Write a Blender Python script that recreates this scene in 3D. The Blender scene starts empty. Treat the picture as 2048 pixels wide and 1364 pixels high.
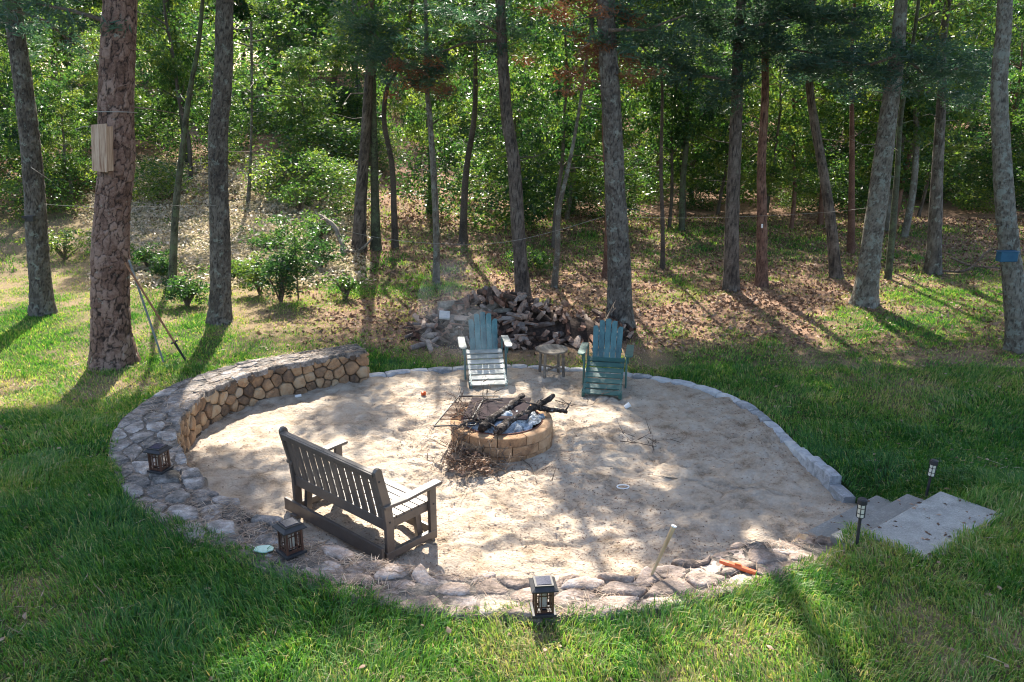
import bpy, math, random
import numpy as np
from mathutils import Vector, Matrix, Euler
random.seed(7); RNG = np.random.default_rng(11)
S = bpy.context.scene; COL = S.collection
R = math.radians

# ------------------------------------------------------------------ camera, sky, sun
CAM_H = 4.4; PITCH = R(16.6); F = 1700.0; CX, CY = 1024.0, 682.0
cam = bpy.data.cameras.new('camera'); cam.sensor_width = 36; cam.lens = F / 2048 * 36
cam.clip_end = 600; cam.clip_start = 0.1
co = bpy.data.objects.new('camera', cam); COL.objects.link(co); S.camera = co
co.location = (0, 0, CAM_H); co.rotation_euler = (R(90) - PITCH, 0, 0)
SHX, SHY = 0.10, -1.0                     # where the shadow of a thing 1 m high falls
elev = math.atan2(1, math.hypot(SHX, SHY))
W = bpy.data.worlds.new('World'); S.world = W; W.use_nodes = True
nt = W.node_tree; bg = nt.nodes['Background']
sky = nt.nodes.new('ShaderNodeTexSky'); sky.sky_type = 'NISHITA'; sky.sun_disc = False
sky.sun_elevation = elev; sky.sun_rotation = math.atan2(-SHX, -SHY)
sky.air_density = 1.0; sky.dust_density = 2.5; sky.ozone_density = 1.0
nt.links.new(sky.outputs[0], bg.inputs[0]); bg.inputs[1].default_value = 0.13
sl = bpy.data.lights.new('sun', 'SUN'); sl.energy = 4.5; sl.angle = R(0.6); sl.color = (1, 0.93, 0.82)
so = bpy.data.objects.new('sun', sl); COL.objects.link(so); so.location = (-3, 30, 30)
so.rotation_euler = Vector((SHX, SHY, -1)).to_track_quat('-Z', 'Y').to_euler()
S.view_settings.view_transform = 'Standard'; S.view_settings.look = 'None'
S.view_settings.gamma = 1; S.view_settings.use_curve_mapping = False
S.view_settings.exposure = 1.78
S.cycles.filter_width = 1.1; S.cycles.max_bounces = 6; S.cycles.diffuse_bounces = 3; S.cycles.glossy_bounces = 2
S.cycles.transmission_bounces = 4; S.cycles.transparent_max_bounces = 4

# ------------------------------------------------------------------ measuring helpers
cp, sp = math.cos(PITCH), math.sin(PITCH)
def ray(px, py):
    x = (px - CX) / F; y = -(py - CY) / F
    return np.array([x, cp + y * sp, -sp + y * cp])
def at(px, py, z=0.0):
    d = ray(px, py); t = (z - CAM_H) / d[2]
    return np.array([d[0] * t, d[1] * t, z])
def atY(px, py, Y):
    d = ray(px, py); t = Y / d[1]
    return np.array([d[0] * t, Y, CAM_H + d[2] * t])
def pix_scale(P):
    return F / (P[1] * cp + (CAM_H - P[2]) * sp)
def proj(X, Y, Z):
    zc = Y * cp - (Z - CAM_H) * sp; yc = Y * sp + (Z - CAM_H) * cp
    return CX + F * X / zc, CY - F * yc / zc
def sstep(t):
    t = np.clip(t, 0, 1); return t * t * (3 - 2 * t)
def hash2(i, j, s=0):
    n = (i.astype(np.int64) * 374761393 + j.astype(np.int64) * 668265263 + s * 1274126177) & 0xFFFFFFFF
    n = ((n ^ (n >> 13)) * 1274126177) & 0xFFFFFFFF
    n = (n ^ (n >> 16)) & 0xFFFFFFFF
    return n / 4294967295.0
def vnoise(x, y, s=0):
    x = np.asarray(x, float); y = np.asarray(y, float)
    i = np.floor(x); j = np.floor(y); u = x - i; v = y - j
    u = u * u * (3 - 2 * u); v = v * v * (3 - 2 * v)
    a = hash2(i, j, s); b = hash2(i + 1, j, s); c = hash2(i, j + 1, s); d = hash2(i + 1, j + 1, s)
    return (a * (1 - u) + b * u) * (1 - v) + (c * (1 - u) + d * u) * v
def fbm(x, y, s=0, o=3):
    t = 0; a = 0.5; n = 0
    for k in range(o):
        t = t + a * vnoise(x * 2 ** k, y * 2 ** k, s + k * 17); n += a; a *= 0.5
    return t / n
def in_poly(X, Y, P):
    X = np.asarray(X); Y = np.asarray(Y); r = np.zeros(X.shape, bool); n = len(P)
    for k in range(n):
        x1, y1 = P[k]; x2, y2 = P[(k + 1) % n]
        if y1 == y2: continue
        c = ((y1 > Y) != (y2 > Y)) & (X < (x2 - x1) * (Y - y1) / (y2 - y1) + x1)
        r ^= c
    return r
def grid_look(rows, y0, dy, X, Y, Z=0.0):
    """coarse hand-read map of the place (16 columns), looked up at ground points"""
    G = np.array([[float(c) for c in r] for r in rows]) / 9.0
    px, py = proj(X, np.maximum(Y, 3.5), Z)
    u = np.clip((px - 64) / 128.0, 0, G.shape[1] - 1.001); v = np.clip((py - y0) / dy, 0, G.shape[0] - 1.001)
    i = u.astype(int); j = v.astype(int); a = u - i; b = v - j
    return (G[j, i] * (1 - a) + G[j, i + 1] * a) * (1 - b) + (G[j + 1, i] * (1 - a) + G[j + 1, i + 1] * a) * b
LIT = ['6646322434656533', '4554433334443542', '7645323343322565', '5641222732222354',
       '4216857996313211', '1245468984212111', '0132479544322111', '0011489973425111',
       '0001499988346100', '0000178999757221', '3000138999998532', '1100025899996325',
       '2221536899854552', '3334888899977674']
GREEN = ['2222233444555443', '3343356322311266', '6664212011111775', '7656665110465444',
         '4367888887786445', '3688888888888777', '7999999999999888', '9999999999999999',
         '9999999999999999', '9999999999999999', '9999999999999555', '5999999999975567',
         '4899999988876657', '4799998777776655', '7688877766665656']

# ------------------------------------------------------------------ object helpers
def tag(o, label=None, cat=None, group=None, kind=None):
    if label: o['label'] = label
    if cat: o['category'] = cat
    if group: o['group'] = group
    if kind: o['kind'] = kind
    return o
def thing(name, label, cat, loc=(0, 0, 0), rz=0.0, group=None, rot=None):
    o = bpy.data.objects.new(name, None); o.empty_display_size = 0.1; COL.objects.link(o)
    o.location = loc; o.rotation_euler = rot if rot else (0, 0, rz)
    return tag(o, label, cat, group)
def link(name, me, parent=None, loc=(0, 0, 0), rot=(0, 0, 0), scale=(1, 1, 1)):
    o = bpy.data.objects.new(name, me); COL.objects.link(o); o.location = loc; o.rotation_euler = rot; o.scale = scale
    if parent: o.parent = parent
    return o
def np_mesh(name, V, faces, mat, attrs=None, smooth=False):
    """faces: list of (M,k) index arrays"""
    me = bpy.data.meshes.new(name)
    V = np.asarray(V, np.float32)
    me.vertices.add(len(V)); me.vertices.foreach_set('co', V.ravel())
    li = np.concatenate([f.ravel() for f in faces]).astype(np.int32)
    tot = np.concatenate([np.full(len(f), f.shape[1], np.int32) for f in faces])
    st = np.concatenate([[0], np.cumsum(tot)[:-1]]).astype(np.int32)
    me.loops.add(len(li)); me.loops.foreach_set('vertex_index', li)
    me.polygons.add(len(tot)); me.polygons.foreach_set('loop_start', st)
    if smooth: me.polygons.foreach_set('use_smooth', np.ones(len(tot), bool))
    for m in (mat if isinstance(mat, (list, tuple)) else [mat]): me.materials.append(m)
    for k, a in (attrs or {}).items():
        at_ = me.attributes.new(k, 'FLOAT', 'POINT'); at_.data.foreach_set('value', np.asarray(a, np.float32))
    me.update(calc_edges=True); return me
class MB:
    """collects shapes, then links them as ONE mesh object"""
    def __init__(s): s.v = []; s.f = []; s.m = []; s.mi = 0
    def add(s, V, Fc, mi=None):
        n = len(s.v); s.v += [tuple(map(float, p)) for p in V]; s.f += [tuple(i + n for i in f) for f in Fc]
        s.m += [s.mi if mi is None else mi] * len(Fc); return s
    def box(s, c, d, rot=None, taper=1.0):
        V = []
        for z in (-.5, .5):
            k = taper if z > 0 else 1
            for x, y in ((-.5, -.5), (.5, -.5), (.5, .5), (-.5, .5)): V.append(Vector((x * d[0] * k, y * d[1] * k, z * d[2])))
        if rot is not None:
            M = Euler(rot).to_matrix(); V = [M @ v for v in V]
        return s.add([v + Vector(c) for v in V], [(0, 3, 2, 1), (4, 5, 6, 7), (0, 1, 5, 4), (1, 2, 6, 5), (2, 3, 7, 6), (3, 0, 4, 7)])
    def bar(s, a, b, w, h, up=(0, 0, 1)):
        a = Vector(a); b = Vector(b); t = (b - a).normalized(); u = Vector(up); x = t.cross(u).normalized(); u = x.cross(t).normalized()
        V = []
        for p in (a, b):
            for i, j in ((-1, -1), (1, -1), (1, 1), (-1, 1)): V.append(p + x * (i * w / 2) + u * (j * h / 2))
        return s.add(V, [(0, 1, 2, 3), (7, 6, 5, 4), (0, 4, 5, 1), (1, 5, 6, 2), (2, 6, 7, 3), (3, 7, 4, 0)])
    def tube(s, P, r, n=8, caps=True, wob=0.0, capmat=None):
        P = [Vector(p) for p in P]; rr = r if hasattr(r, '__len__') else [r] * len(P)
        base = len(s.v); V = []; Fc = []
        ref = Vector((0, 0, 1)) if abs((P[-1] - P[0]).normalized().z) < .9 else Vector((0, 1, 0))
        for k, p in enumerate(P):
            t = (P[min(k + 1, len(P) - 1)] - P[max(k - 1, 0)]).normalized()
            x = t.cross(ref).normalized(); y = t.cross(x)
            for i in range(n):
                a = 2 * math.pi * i / n; q = rr[k] * (1 + wob * random.uniform(-1, 1))
                V.append(p + (x * math.cos(a) + y * math.sin(a)) * q)
        for k in range(len(P) - 1):
            for i in range(n):
                j = (i + 1) % n; Fc.append((k * n + i, k * n + j, (k + 1) * n + j, (k + 1) * n + i))
        s.add(V, Fc)
        if caps:
            m = s.mi if capmat is None else capmat
            s.f.append(tuple(base + i for i in reversed(range(n)))); s.m.append(m)
            s.f.append(tuple(base + (len(P) - 1) * n + i for i in range(n))); s.m.append(m)
        return s
    def prism(s, pts, ax, a, b):
        """polygon pts in the plane normal to axis ax, extruded a..b"""
        n = len(pts); V = []
        for q in (a, b):
            for (u, v) in pts: V.append({0: (q, u, v), 1: (u, q, v), 2: (u, v, q)}[ax])
        Fc = [tuple(range(n)), tuple(reversed(range(n, 2 * n)))] + [(i, i + n, (i + 1) % n + n, (i + 1) % n) for i in range(n)]
        return s.add(V, Fc)
    def build(s, name, mat, parent=None, bevel=0.0, smooth=False, loc=None, rot=(0, 0, 0)):
        V = np.array(s.v); c = (V.min(0) + V.max(0)) / 2 if loc is None else np.array(loc, float)
        if loc is None: V = V - c
        me = bpy.data.meshes.new(name); me.from_pydata([tuple(p) for p in V], [], s.f)
        for m in (mat if isinstance(mat, (list, tuple)) else [mat]): me.materials.append(m)
        me.polygons.foreach_set('material_index', s.m)
        if smooth: me.polygons.foreach_set('use_smooth', [True] * len(s.f))
        me.update(); me.validate()
        import bmesh
        bm = bmesh.new(); bm.from_mesh(me); bmesh.ops.recalc_face_normals(bm, faces=bm.faces); bm.to_mesh(me); bm.free()
        o = link(name, me, parent, tuple(c), rot)
        if bevel:
            b = o.modifiers.new('bevel', 'BEVEL'); b.width = bevel; b.segments = 2; b.limit_method = 'ANGLE'
        return o
def copy_tree(o, parent=None):
    c = o.copy(); COL.objects.link(c); c.parent = parent
    for ch in o.children: copy_tree(ch, c)
    return c

# ------------------------------------------------------------------ materials
def nodes(name):
    m = bpy.data.materials.new(name); m.use_nodes = True; t = m.node_tree
    return m, t, t.nodes['Principled BSDF'], (lambda ty: t.nodes.new('ShaderNode' + ty)), t.links.new
def rampnode(t, stops, fac):
    r = t.nodes.new('ShaderNodeValToRGB'); t.links.new(fac, r.inputs[0]); e = r.color_ramp.elements
    while len(e) < len(stops): e.new(0.5)
    for k, (p, c) in enumerate(stops): e[k].position = p; e[k].color = (*c, 1)
    return r.outputs[0]
def pm(name, stops, scale=6, rough=.8, bump=.3, bscale=None, stretch=(1, 1, 1), spec=.3, metal=0, rnd=0.0, det=6, dist=.01, fine=0.0):
    m, t, b, N, L = nodes(name)
    tc = N('TexCoord'); mp = N('Mapping'); mp.inputs['Scale'].default_value = stretch; L(tc.outputs['Object'], mp.inputs[0])
    oi = N('ObjectInfo'); ad = N('VectorMath'); ad.operation = 'ADD'
    sc_ = N('VectorMath'); sc_.operation = 'SCALE'; sc_.inputs['Scale'].default_value = 37.0
    cb = N('CombineXYZ'); L(oi.outputs['Random'], cb.inputs[0]); L(oi.outputs['Random'], cb.inputs[2]); L(cb.outputs[0], sc_.inputs[0])
    L(mp.outputs[0], ad.inputs[0]); L(sc_.outputs[0], ad.inputs[1])
    n1 = N('TexNoise'); n1.inputs['Scale'].default_value = scale; n1.inputs['Detail'].default_value = det; n1.inputs['Roughness'].default_value = .65
    L(ad.outputs[0], n1.inputs['Vector'])
    fac = n1.outputs[0]
    if rnd:
        ma = N('Math'); ma.operation = 'MULTIPLY_ADD'; L(oi.outputs['Random'], ma.inputs[0]); ma.inputs[1].default_value = rnd; L(n1.outputs[0], ma.inputs[2])
        mb_ = N('Math'); mb_.operation = 'SUBTRACT'; L(ma.outputs[0], mb_.inputs[0]); mb_.inputs[1].default_value = rnd / 2; fac = mb_.outputs[0]
    if fine:
        n4 = N('TexNoise'); n4.inputs['Scale'].default_value = scale * 9; n4.inputs['Detail'].default_value = 8; n4.inputs['Roughness'].default_value = .8; L(ad.outputs[0], n4.inputs['Vector'])
        mf = N('Math'); mf.operation = 'MULTIPLY_ADD'; L(n4.outputs[0], mf.inputs[0]); mf.inputs[1].default_value = fine; L(fac, mf.inputs[2])
        mg = N('Math'); mg.operation = 'SUBTRACT'; L(mf.outputs[0], mg.inputs[0]); mg.inputs[1].default_value = fine / 2; fac = mg.outputs[0]
    L(rampnode(t, stops, fac), b.inputs['Base Color'])
    b.inputs['Roughness'].default_value = rough; b.inputs['Specular IOR Level'].default_value = spec; b.inputs['Metallic'].default_value = metal
    if bump:
        n2 = N('TexNoise'); n2.inputs['Scale'].default_value = bscale or scale * 4; n2.inputs['Detail'].default_value = 8; L(ad.outputs[0], n2.inputs['Vector'])
        bp = N('Bump'); bp.inputs['Strength'].default_value = bump; bp.inputs['Distance'].default_value = dist
        L(n2.outputs[0], bp.inputs['Height']); L(bp.outputs[0], b.inputs['Normal'])
    return m
def leafmat(name, stops, trans=.45, rough=.4, attr='tint', tmul=(1.5, 1.6, .6), spec=.5):
    m, t, b, N, L = nodes(name)
    a = N('Attribute'); a.attribute_name = attr; oi = N('ObjectInfo')
    ma = N('Math'); ma.operation = 'MULTIPLY_ADD'; L(oi.outputs['Random'], ma.inputs[0]); ma.inputs[1].default_value = .3; L(a.outputs['Fac'], ma.inputs[2])
    mb_ = N('Math'); mb_.operation = 'SUBTRACT'; L(ma.outputs[0], mb_.inputs[0]); mb_.inputs[1].default_value = .15
    c = rampnode(t, stops, mb_.outputs[0]); L(c, b.inputs['Base Color']); b.inputs['Roughness'].default_value = rough
    b.inputs['Specular IOR Level'].default_value = spec
    tr = N('BsdfTranslucent'); mx = N('Mix'); mx.data_type = 'RGBA'; mx.blend_type = 'MULTIPLY'; mx.inputs[0].default_value = 1
    L(c, mx.inputs[6]); mx.inputs[7].default_value = (*tmul, 1); L(mx.outputs[2], tr.inputs[0])
    ms = N('MixShader'); ms.inputs[0].default_value = trans; L(b.outputs[0], ms.inputs[1]); L(tr.outputs[0], ms.inputs[2])
    L(ms.outputs[0], t.nodes['Material Output'].inputs[0]); return m

M = {}
M['oak'] = leafmat('oak_leaves', [(0, (.015, .045, .028)), (.3, (.032, .085, .038)), (.6, (.075, .14, .045)), (1, (.19, .22, .06))], .55, .38)
M['pine'] = leafmat('pine_needles', [(0, (.025, .065, .058)), (.5, (.045, .10, .07)), (1, (.08, .14, .07))], .4, .45, tmul=(1.2, 1.4, .9))
M['deadneedle'] = leafmat('dead_needles', [(0, (.12, .05, .025)), (1, (.25, .11, .05))], .3, .6, tmul=(1.2, 1, .8))
M['cover'] = leafmat('ground_cover_leaves', [(0, (.07, .12, .04)), (.3, (.22, .22, .13)), (.5, (.48, .40, .32)), (1, (.62, .53, .45))], .35, .5, tmul=(1.1, 1.1, .8))
M['grassb'] = leafmat('grass_blades', [(0, (.018, .085, .022)), (.3, (.05, .165, .032)), (.52, (.14, .28, .05)), (.78, (.32, .34, .11)), (1, (.50, .38, .22))], .4, .45, tmul=(1.3, 1.45, .6), spec=.4)
M['litterleaf'] = leafmat('fallen_leaves', [(0, (.06, .03, .018)), (.5, (.20, .115, .07)), (1, (.44, .30, .21))], .15, .7, tmul=(1, 1, 1))

def ground_mat():
    m, t, b, N, L = nodes('ground_soil')
    tc = N('TexCoord')
    n = N('TexNoise'); n.inputs['Scale'].default_value = 5; n.inputs['Detail'].default_value = 10; n.inputs['Roughness'].default_value = .75; L(tc.outputs['Object'], n.inputs['Vector'])
    n2 = N('TexNoise'); n2.inputs['Scale'].default_value = 45; n2.inputs['Detail'].default_value = 8; L(tc.outputs['Object'], n2.inputs['Vector'])
    g = N('Attribute'); g.attribute_name = 'green'; li = N('Attribute'); li.attribute_name = 'litter'
    cg = rampnode(t, [(.3, (.02, .035, .012)), (.7, (.05, .075, .022))], n.outputs[0])
    cd = rampnode(t, [(.3, (.11, .085, .045)), (.7, (.29, .215, .13))], n2.outputs[0])
    cl = rampnode(t, [(.3, (.09, .05, .03)), (.5, (.23, .14, .09)), (.72, (.42, .29, .21))], n2.outputs[0])
    m1 = N('Mix'); m1.data_type = 'RGBA'; L(li.outputs['Fac'], m1.inputs[0]); L(cd, m1.inputs[6]); L(cl, m1.inputs[7])
    ad = N('Math'); ad.operation = 'ADD'; L(g.outputs['Fac'], ad.inputs[0]); L(n.outputs[0], ad.inputs[1])
    mr = N('MapRange'); mr.inputs[1].default_value = .8; mr.inputs[2].default_value = 1.3; L(ad.outputs[0], mr.inputs[0])
    m2 = N('Mix'); m2.data_type = 'RGBA'; L(mr.outputs[0], m2.inputs[0]); L(m1.outputs[2], m2.inputs[6]); L(cg, m2.inputs[7])
    L(m2.outputs[2], b.inputs['Base Color']); b.inputs['Roughness'].default_value = .95; b.inputs['Specular IOR Level'].default_value = .1
    bp = N('Bump'); bp.inputs['Strength'].default_value = .8; bp.inputs['Distance'].default_value = .03; L(n2.outputs[0], bp.inputs['Height']); L(bp.outputs[0], b.inputs['Normal'])
    return m
M['ground'] = ground_mat()
M['sand'] = pm('sand', [(.3, (.21, .155, .105)), (.45, (.375, .30, .225)), (.68, (.47, .40, .32))], 3.6, .95, 1.0, 40, spec=.1, det=12, dist=.02, fine=.5)
M['ochre'] = pm('ochre_field_stone', [(.15, (.06, .045, .035)), (.36, (.18, .115, .07)), (.55, (.31, .19, .105)), (.72, (.39, .28, .17)), (.92, (.32, .28, .23))], 6, .85, .8, 25, rnd=.5, fine=.4)
M['cap'] = pm('grey_lichen_stone', [(.3, (.05, .046, .042)), (.45, (.15, .135, .12)), (.58, (.27, .235, .21)), (.75, (.46, .43, .40))], 6, .9, 1, 22, rnd=.25, dist=.03, fine=.6)
M['capmortar'] = pm('grey_wall_top_mortar', [(.33, (.05, .043, .037)), (.5, (.14, .12, .10)), (.6, (.27, .22, .18)), (.78, (.42, .36, .31))], 4, .95, 1, 18, dist=.04, det=12, fine=.7)
M['capfront'] = pm('warm_tan_wall_stone', [(.3, (.12, .09, .07)), (.45, (.25, .19, .15)), (.58, (.36, .28, .23)), (.75, (.50, .43, .38))], 6, .9, 1, 22, rnd=.25, dist=.03, fine=.6)
M['mortar'] = pm('dark_mortar', [(.3, (.07, .055, .04)), (.7, (.22, .18, .14))], 12, .95, .8, 40)
M['granite'] = pm('pale_granite', [(.3, (.24, .24, .24)), (.5, (.40, .40, .41)), (.75, (.52, .51, .49))], 12, .85, .7, 60, rnd=.45, fine=.7)
M['concrete'] = pm('step_concrete', [(.3, (.22, .21, .19)), (.55, (.33, .32, .29)), (.8, (.44, .42, .38))], 5, .9, .8, 70, fine=1.0, det=10, rnd=.5)
M['firebrick'] = pm('tan_fire_pit_block', [(.25, (.15, .085, .05)), (.5, (.38, .225, .12)), (.8, (.50, .34, .21))], 7, .9, .8, 40, rnd=.25, fine=.5)
M['bench'] = pm('brown_bench_lumber', [(.3, (.075, .062, .053)), (.7, (.135, .108, .088))], 5, .36, .12, 60, (1, 1, 1), spec=.55, rnd=.1)
M['teal'] = pm('teal_painted_wood', [(.3, (.02, .07, .08)), (.5, (.042, .13, .14)), (.68, (.07, .17, .175)), (.8, (.20, .26, .24))], 8, .42, .4, 50, (1, 1, .35), spec=.5, rnd=.2, fine=.6)
M['tealglare'] = pm('sun_glare_teal_wood', [(.3, (.13, .17, .155)), (.48, (.30, .32, .29)), (.7, (.50, .50, .46))], 12, .35, .25, 50, (.3, 1, 1), spec=.5)  # teal with sun glare put into the colour, for left seat and arms
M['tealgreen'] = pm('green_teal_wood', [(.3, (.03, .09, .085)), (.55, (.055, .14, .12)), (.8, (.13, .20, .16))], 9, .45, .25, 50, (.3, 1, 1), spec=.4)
M['greywood'] = pm('weathered_grey_wood', [(.3, (.09, .072, .055)), (.55, (.20, .168, .132)), (.8, (.35, .31, .25))], 14, .8, .4, 60, (1, .25, 1), rnd=.2)
M['black'] = pm('black_lantern_metal', [(.3, (.012, .012, .014)), (.7, (.03, .028, .03))], 10, .62, .05, 80, spec=.5)
M['bronze'] = pm('bronze_lantern_metal', [(.3, (.05, .02, .014)), (.7, (.10, .045, .03))], 10, .4, .05, 80, spec=.5)
M['frost'] = pm('frosted_lantern_pane', [(.3, (.5, .45, .38)), (.7, (.62, .57, .5))], 10, .5, 0)
M['solar'] = pm('solar_cell', [(.3, (.02, .025, .05)), (.7, (.04, .045, .08))], 8, .12, 0, spec=.8)
M['rust'] = pm('rusty_iron', [(.3, (.07, .025, .018)), (.6, (.17, .065, .04)), (.8, (.25, .12, .08))], 20, .7, .3, 80)
M['plate'] = pm('sooty_steel_plate', [(.3, (.02, .018, .02)), (.6, (.045, .035, .038)), (.85, (.09, .06, .055))], 5, .95, .15, 60, spec=.05)
M['ash'] = pm('wood_ash', [(.3, (.05, .055, .06)), (.45, (.20, .22, .24)), (.6, (.50, .54, .58)), (.8, (.68, .72, .76))], 14, .95, .9, 40, det=12, dist=.02)
M['char'] = pm('charred_wood', [(.35, (.012, .010, .010)), (.52, (.045, .034, .028)), (.62, (.14, .11, .09)), (.72, (.40, .40, .40))], 16, .9, 1, 50, dist=.03, fine=.9)
M['barkbranch'] = pm('branch_bark', [(.3, (.06, .04, .03)), (.6, (.16, .12, .09)), (.8, (.32, .28, .22))], 25, .9, .7, 60)
M['logbark'] = pm('log_bark', [(.2, (.035, .022, .016)), (.45, (.11, .07, .052)), (.8, (.28, .23, .20))], 12, .9, .9, 40, rnd=.6, fine=.5)
M['logcut'] = pm('cut_log_face', [(.2, (.10, .045, .03)), (.45, (.22, .115, .075)), (.8, (.42, .30, .23))], 10, .85, .6, 60, rnd=.6, fine=.5)
M['palewood'] = pm('new_pine_board', [(.35, (.24, .13, .08)), (.47, (.42, .28, .19)), (.6, (.56, .41, .30))], 7, .7, .15, 40, (6, 6, .35))
M['stakewood'] = pm('tan_stake_wood', [(.3, (.28, .18, .09)), (.7, (.5, .37, .22))], 12, .7, .3, 50, (1, 1, .3))
M['blue'] = pm('blue_box_paint', [(.3, (.015, .075, .13)), (.7, (.03, .11, .18))], 6, .5, .05, 50)
M['cord'] = pm('pale_cord', [(.3, (.26, .24, .20)), (.7, (.36, .34, .30))], 30, .8, 0)
M['mint'] = pm('mint_plastic_lid', [(.3, (.36, .55, .46)), (.7, (.46, .64, .55))], 20, .4, .1)
M['orange'] = pm('orange_red_plastic', [(.3, (.62, .10, .03)), (.7, (.75, .17, .06))], 20, .4, .05)
M['white'] = pm('white_plastic', [(.3, (.7, .7, .68)), (.7, (.8, .8, .78))], 20, .5, 0)
M['greypole'] = pm('grey_pole_wood', [(.3, (.12, .14, .14)), (.7, (.26, .29, .28))], 12, .6, .2, 40)
M['brownpole'] = pm('brown_pole_wood', [(.3, (.18, .08, .04)), (.7, (.33, .17, .10))], 12, .6, .2, 40)
M['cream'] = pm('cream_glass', [(.3, (.55, .50, .40)), (.7, (.66, .62, .52))], 20, .25, 0, spec=.6)

def bark_mat(name, plate, crack, lichen, lscale, lthr, lmix=1.0):
    m, t, b, N, L = nodes(name)
    tc = N('TexCoord'); c = N('Attribute'); c.attribute_name = 'crack'; cell = N('Attribute'); cell.attribute_name = 'cell'
    n = N('TexNoise'); n.inputs['Scale'].default_value = 26; n.inputs['Detail'].default_value = 10; n.inputs['Roughness'].default_value = .7; L(tc.outputs['Object'], n.inputs['Vector'])
    ad = N('Math'); ad.operation = 'MULTIPLY_ADD'; L(cell.outputs['Fac'], ad.inputs[0]); ad.inputs[1].default_value = .3; L(n.outputs[0], ad.inputs[2])
    nl = N('TexNoise'); nl.inputs['Scale'].default_value = 2.6; nl.inputs['Detail'].default_value = 5; L(tc.outputs['Object'], nl.inputs['Vector'])
    a2 = N('Math'); a2.operation = 'MULTIPLY_ADD'; L(nl.outputs[0], a2.inputs[0]); a2.inputs[1].default_value = .9; L(ad.outputs[0], a2.inputs[2])
    a3 = N('Math'); a3.operation = 'SUBTRACT'; L(a2.outputs[0], a3.inputs[0]); a3.inputs[1].default_value = .42
    cpl = rampnode(t, [(.38, plate[0]), (.62, plate[1]), (.9, plate[2])], a3.outputs[0])
    m1 = N('Mix'); m1.data_type = 'RGBA'; L(c.outputs['Fac'], m1.inputs[0]); L(cpl, m1.inputs[6]); m1.inputs[7].default_value = (*crack, 1)
    n3 = N('TexNoise'); n3.inputs['Scale'].default_value = lscale; n3.inputs['Detail'].default_value = 9; n3.inputs['Roughness'].default_value = .72; L(tc.outputs['Object'], n3.inputs['Vector'])
    mr = N('MapRange'); mr.inputs[1].default_value = lthr; mr.inputs[2].default_value = lthr + .06; mr.inputs[4].default_value = lmix; L(n3.outputs[0], mr.inputs[0])
    m2 = N('Mix'); m2.data_type = 'RGBA'; L(mr.outputs[0], m2.inputs[0]); L(m1.outputs[2], m2.inputs[6]); m2.inputs[7].default_value = (*lichen, 1)
    L(m2.outputs[2], b.inputs['Base Color']); b.inputs['Roughness'].default_value = .85; b.inputs['Specular IOR Level'].default_value = .25
    bp = N('Bump'); bp.inputs['Strength'].default_value = .6; bp.inputs['Distance'].default_value = .015; L(n.outputs[0], bp.inputs['Height']); L(bp.outputs[0], b.inputs['Normal'])
    return m
M['bark_red'] = bark_mat('red_plated_pine_bark', [(.08, .045, .032), (.18, .105, .078), (.30, .20, .155)], (.012, .009, .008), (.26, .28, .23), 6, .62)
M['bark_grey'] = bark_mat('grey_lichened_bark', [(.06, .05, .042), (.105, .088, .072), (.17, .15, .125)], (.025, .021, .018), (.24, .26, .22), 7, .56, .7)
M['bark_dark'] = bark_mat('dark_brown_bark', [(.05, .04, .032), (.10, .08, .065), (.17, .14, .115)], (.02, .017, .015), (.16, .19, .13), 6, .62, .6)
M['bark_rust'] = bark_mat('reddish_brown_bark', [(.09, .045, .03), (.16, .085, .06), (.24, .14, .10)], (.03, .018, .014), (.22, .22, .18), 6, .66, .6)
M['bark_pale'] = bark_mat('pale_grey_bark', [(.075, .065, .05), (.14, .12, .095), (.21, .19, .155)], (.04, .034, .028), (.24, .26, .22), 7, .52, .7)
M['bark_moss'] = bark_mat('mossy_green_bark', [(.035, .038, .025), (.075, .075, .05), (.13, .13, .095)], (.02, .022, .015), (.10, .13, .07), 6, .5, .8)

# ------------------------------------------------------------------ plan of the patio
PC = np.array([0.0, 9.7])
wall_px = [(733, 700), (665, 711), (596, 724), (528, 736), (473, 754), (419, 776), (378, 808), (356, 838), (350, 866), (356, 893),
           (372, 925), (397, 956), (432, 986), (466, 1008), (510, 1028), (556, 1050), (620, 1080), (702, 1110), (790, 1134), (880, 1150), (975, 1160),
           (1064, 1163), (1164, 1161), (1222, 1155), (1285, 1146), (1369, 1128), (1451, 1105), (1530, 1078)]
def resample(P, n):
    P = np.asarray(P, float); d = np.concatenate([[0], np.cumsum(np.hypot(*np.diff(P, axis=0).T))])
    t = np.linspace(0, d[-1], n); return np.stack([np.interp(t, d, P[:, k]) for k in range(P.shape[1])], 1), t
def smooth_c(P, it):
    P = P.copy()
    for _ in range(it): P[1:-1] = .5 * P[1:-1] + .25 * (P[:-2] + P[2:])
    return P
WTOP = 0.5
SU = np.array([.79, .61]); SU /= np.linalg.norm(SU); SN = np.array([SU[1], -SU[0]])      # along the steps, and up them
S0 = (at(1621, 1065, .15)[:2] + at(1686, 1017, .15)[:2]) / 2 + SU * .22
SLEN = 1.42
def sloc(a, b): return S0 + SU * a + SN * b
WI, WT = resample([at(x, y, WTOP)[:2] for x, y in wall_px] + [at(1592, 1066, .38)[:2], sloc(-SLEN / 2, 0) - SU * .03 + SN * .03], 160); WI = smooth_c(WI, 10); WI, WT = resample(WI, 160)
Tn = np.gradient(WI, axis=0); Tn /= np.linalg.norm(Tn, axis=1)[:, None]
WN = np.stack([-Tn[:, 1], Tn[:, 0]], 1)
if np.dot(WN[80], PC - WI[80]) < 0: WN = -WN           # towards the patio
WL = WT[-1]
def wtop(u): return WTOP - .30 * sstep((u - WL + 1.1) / 1.0)
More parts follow.
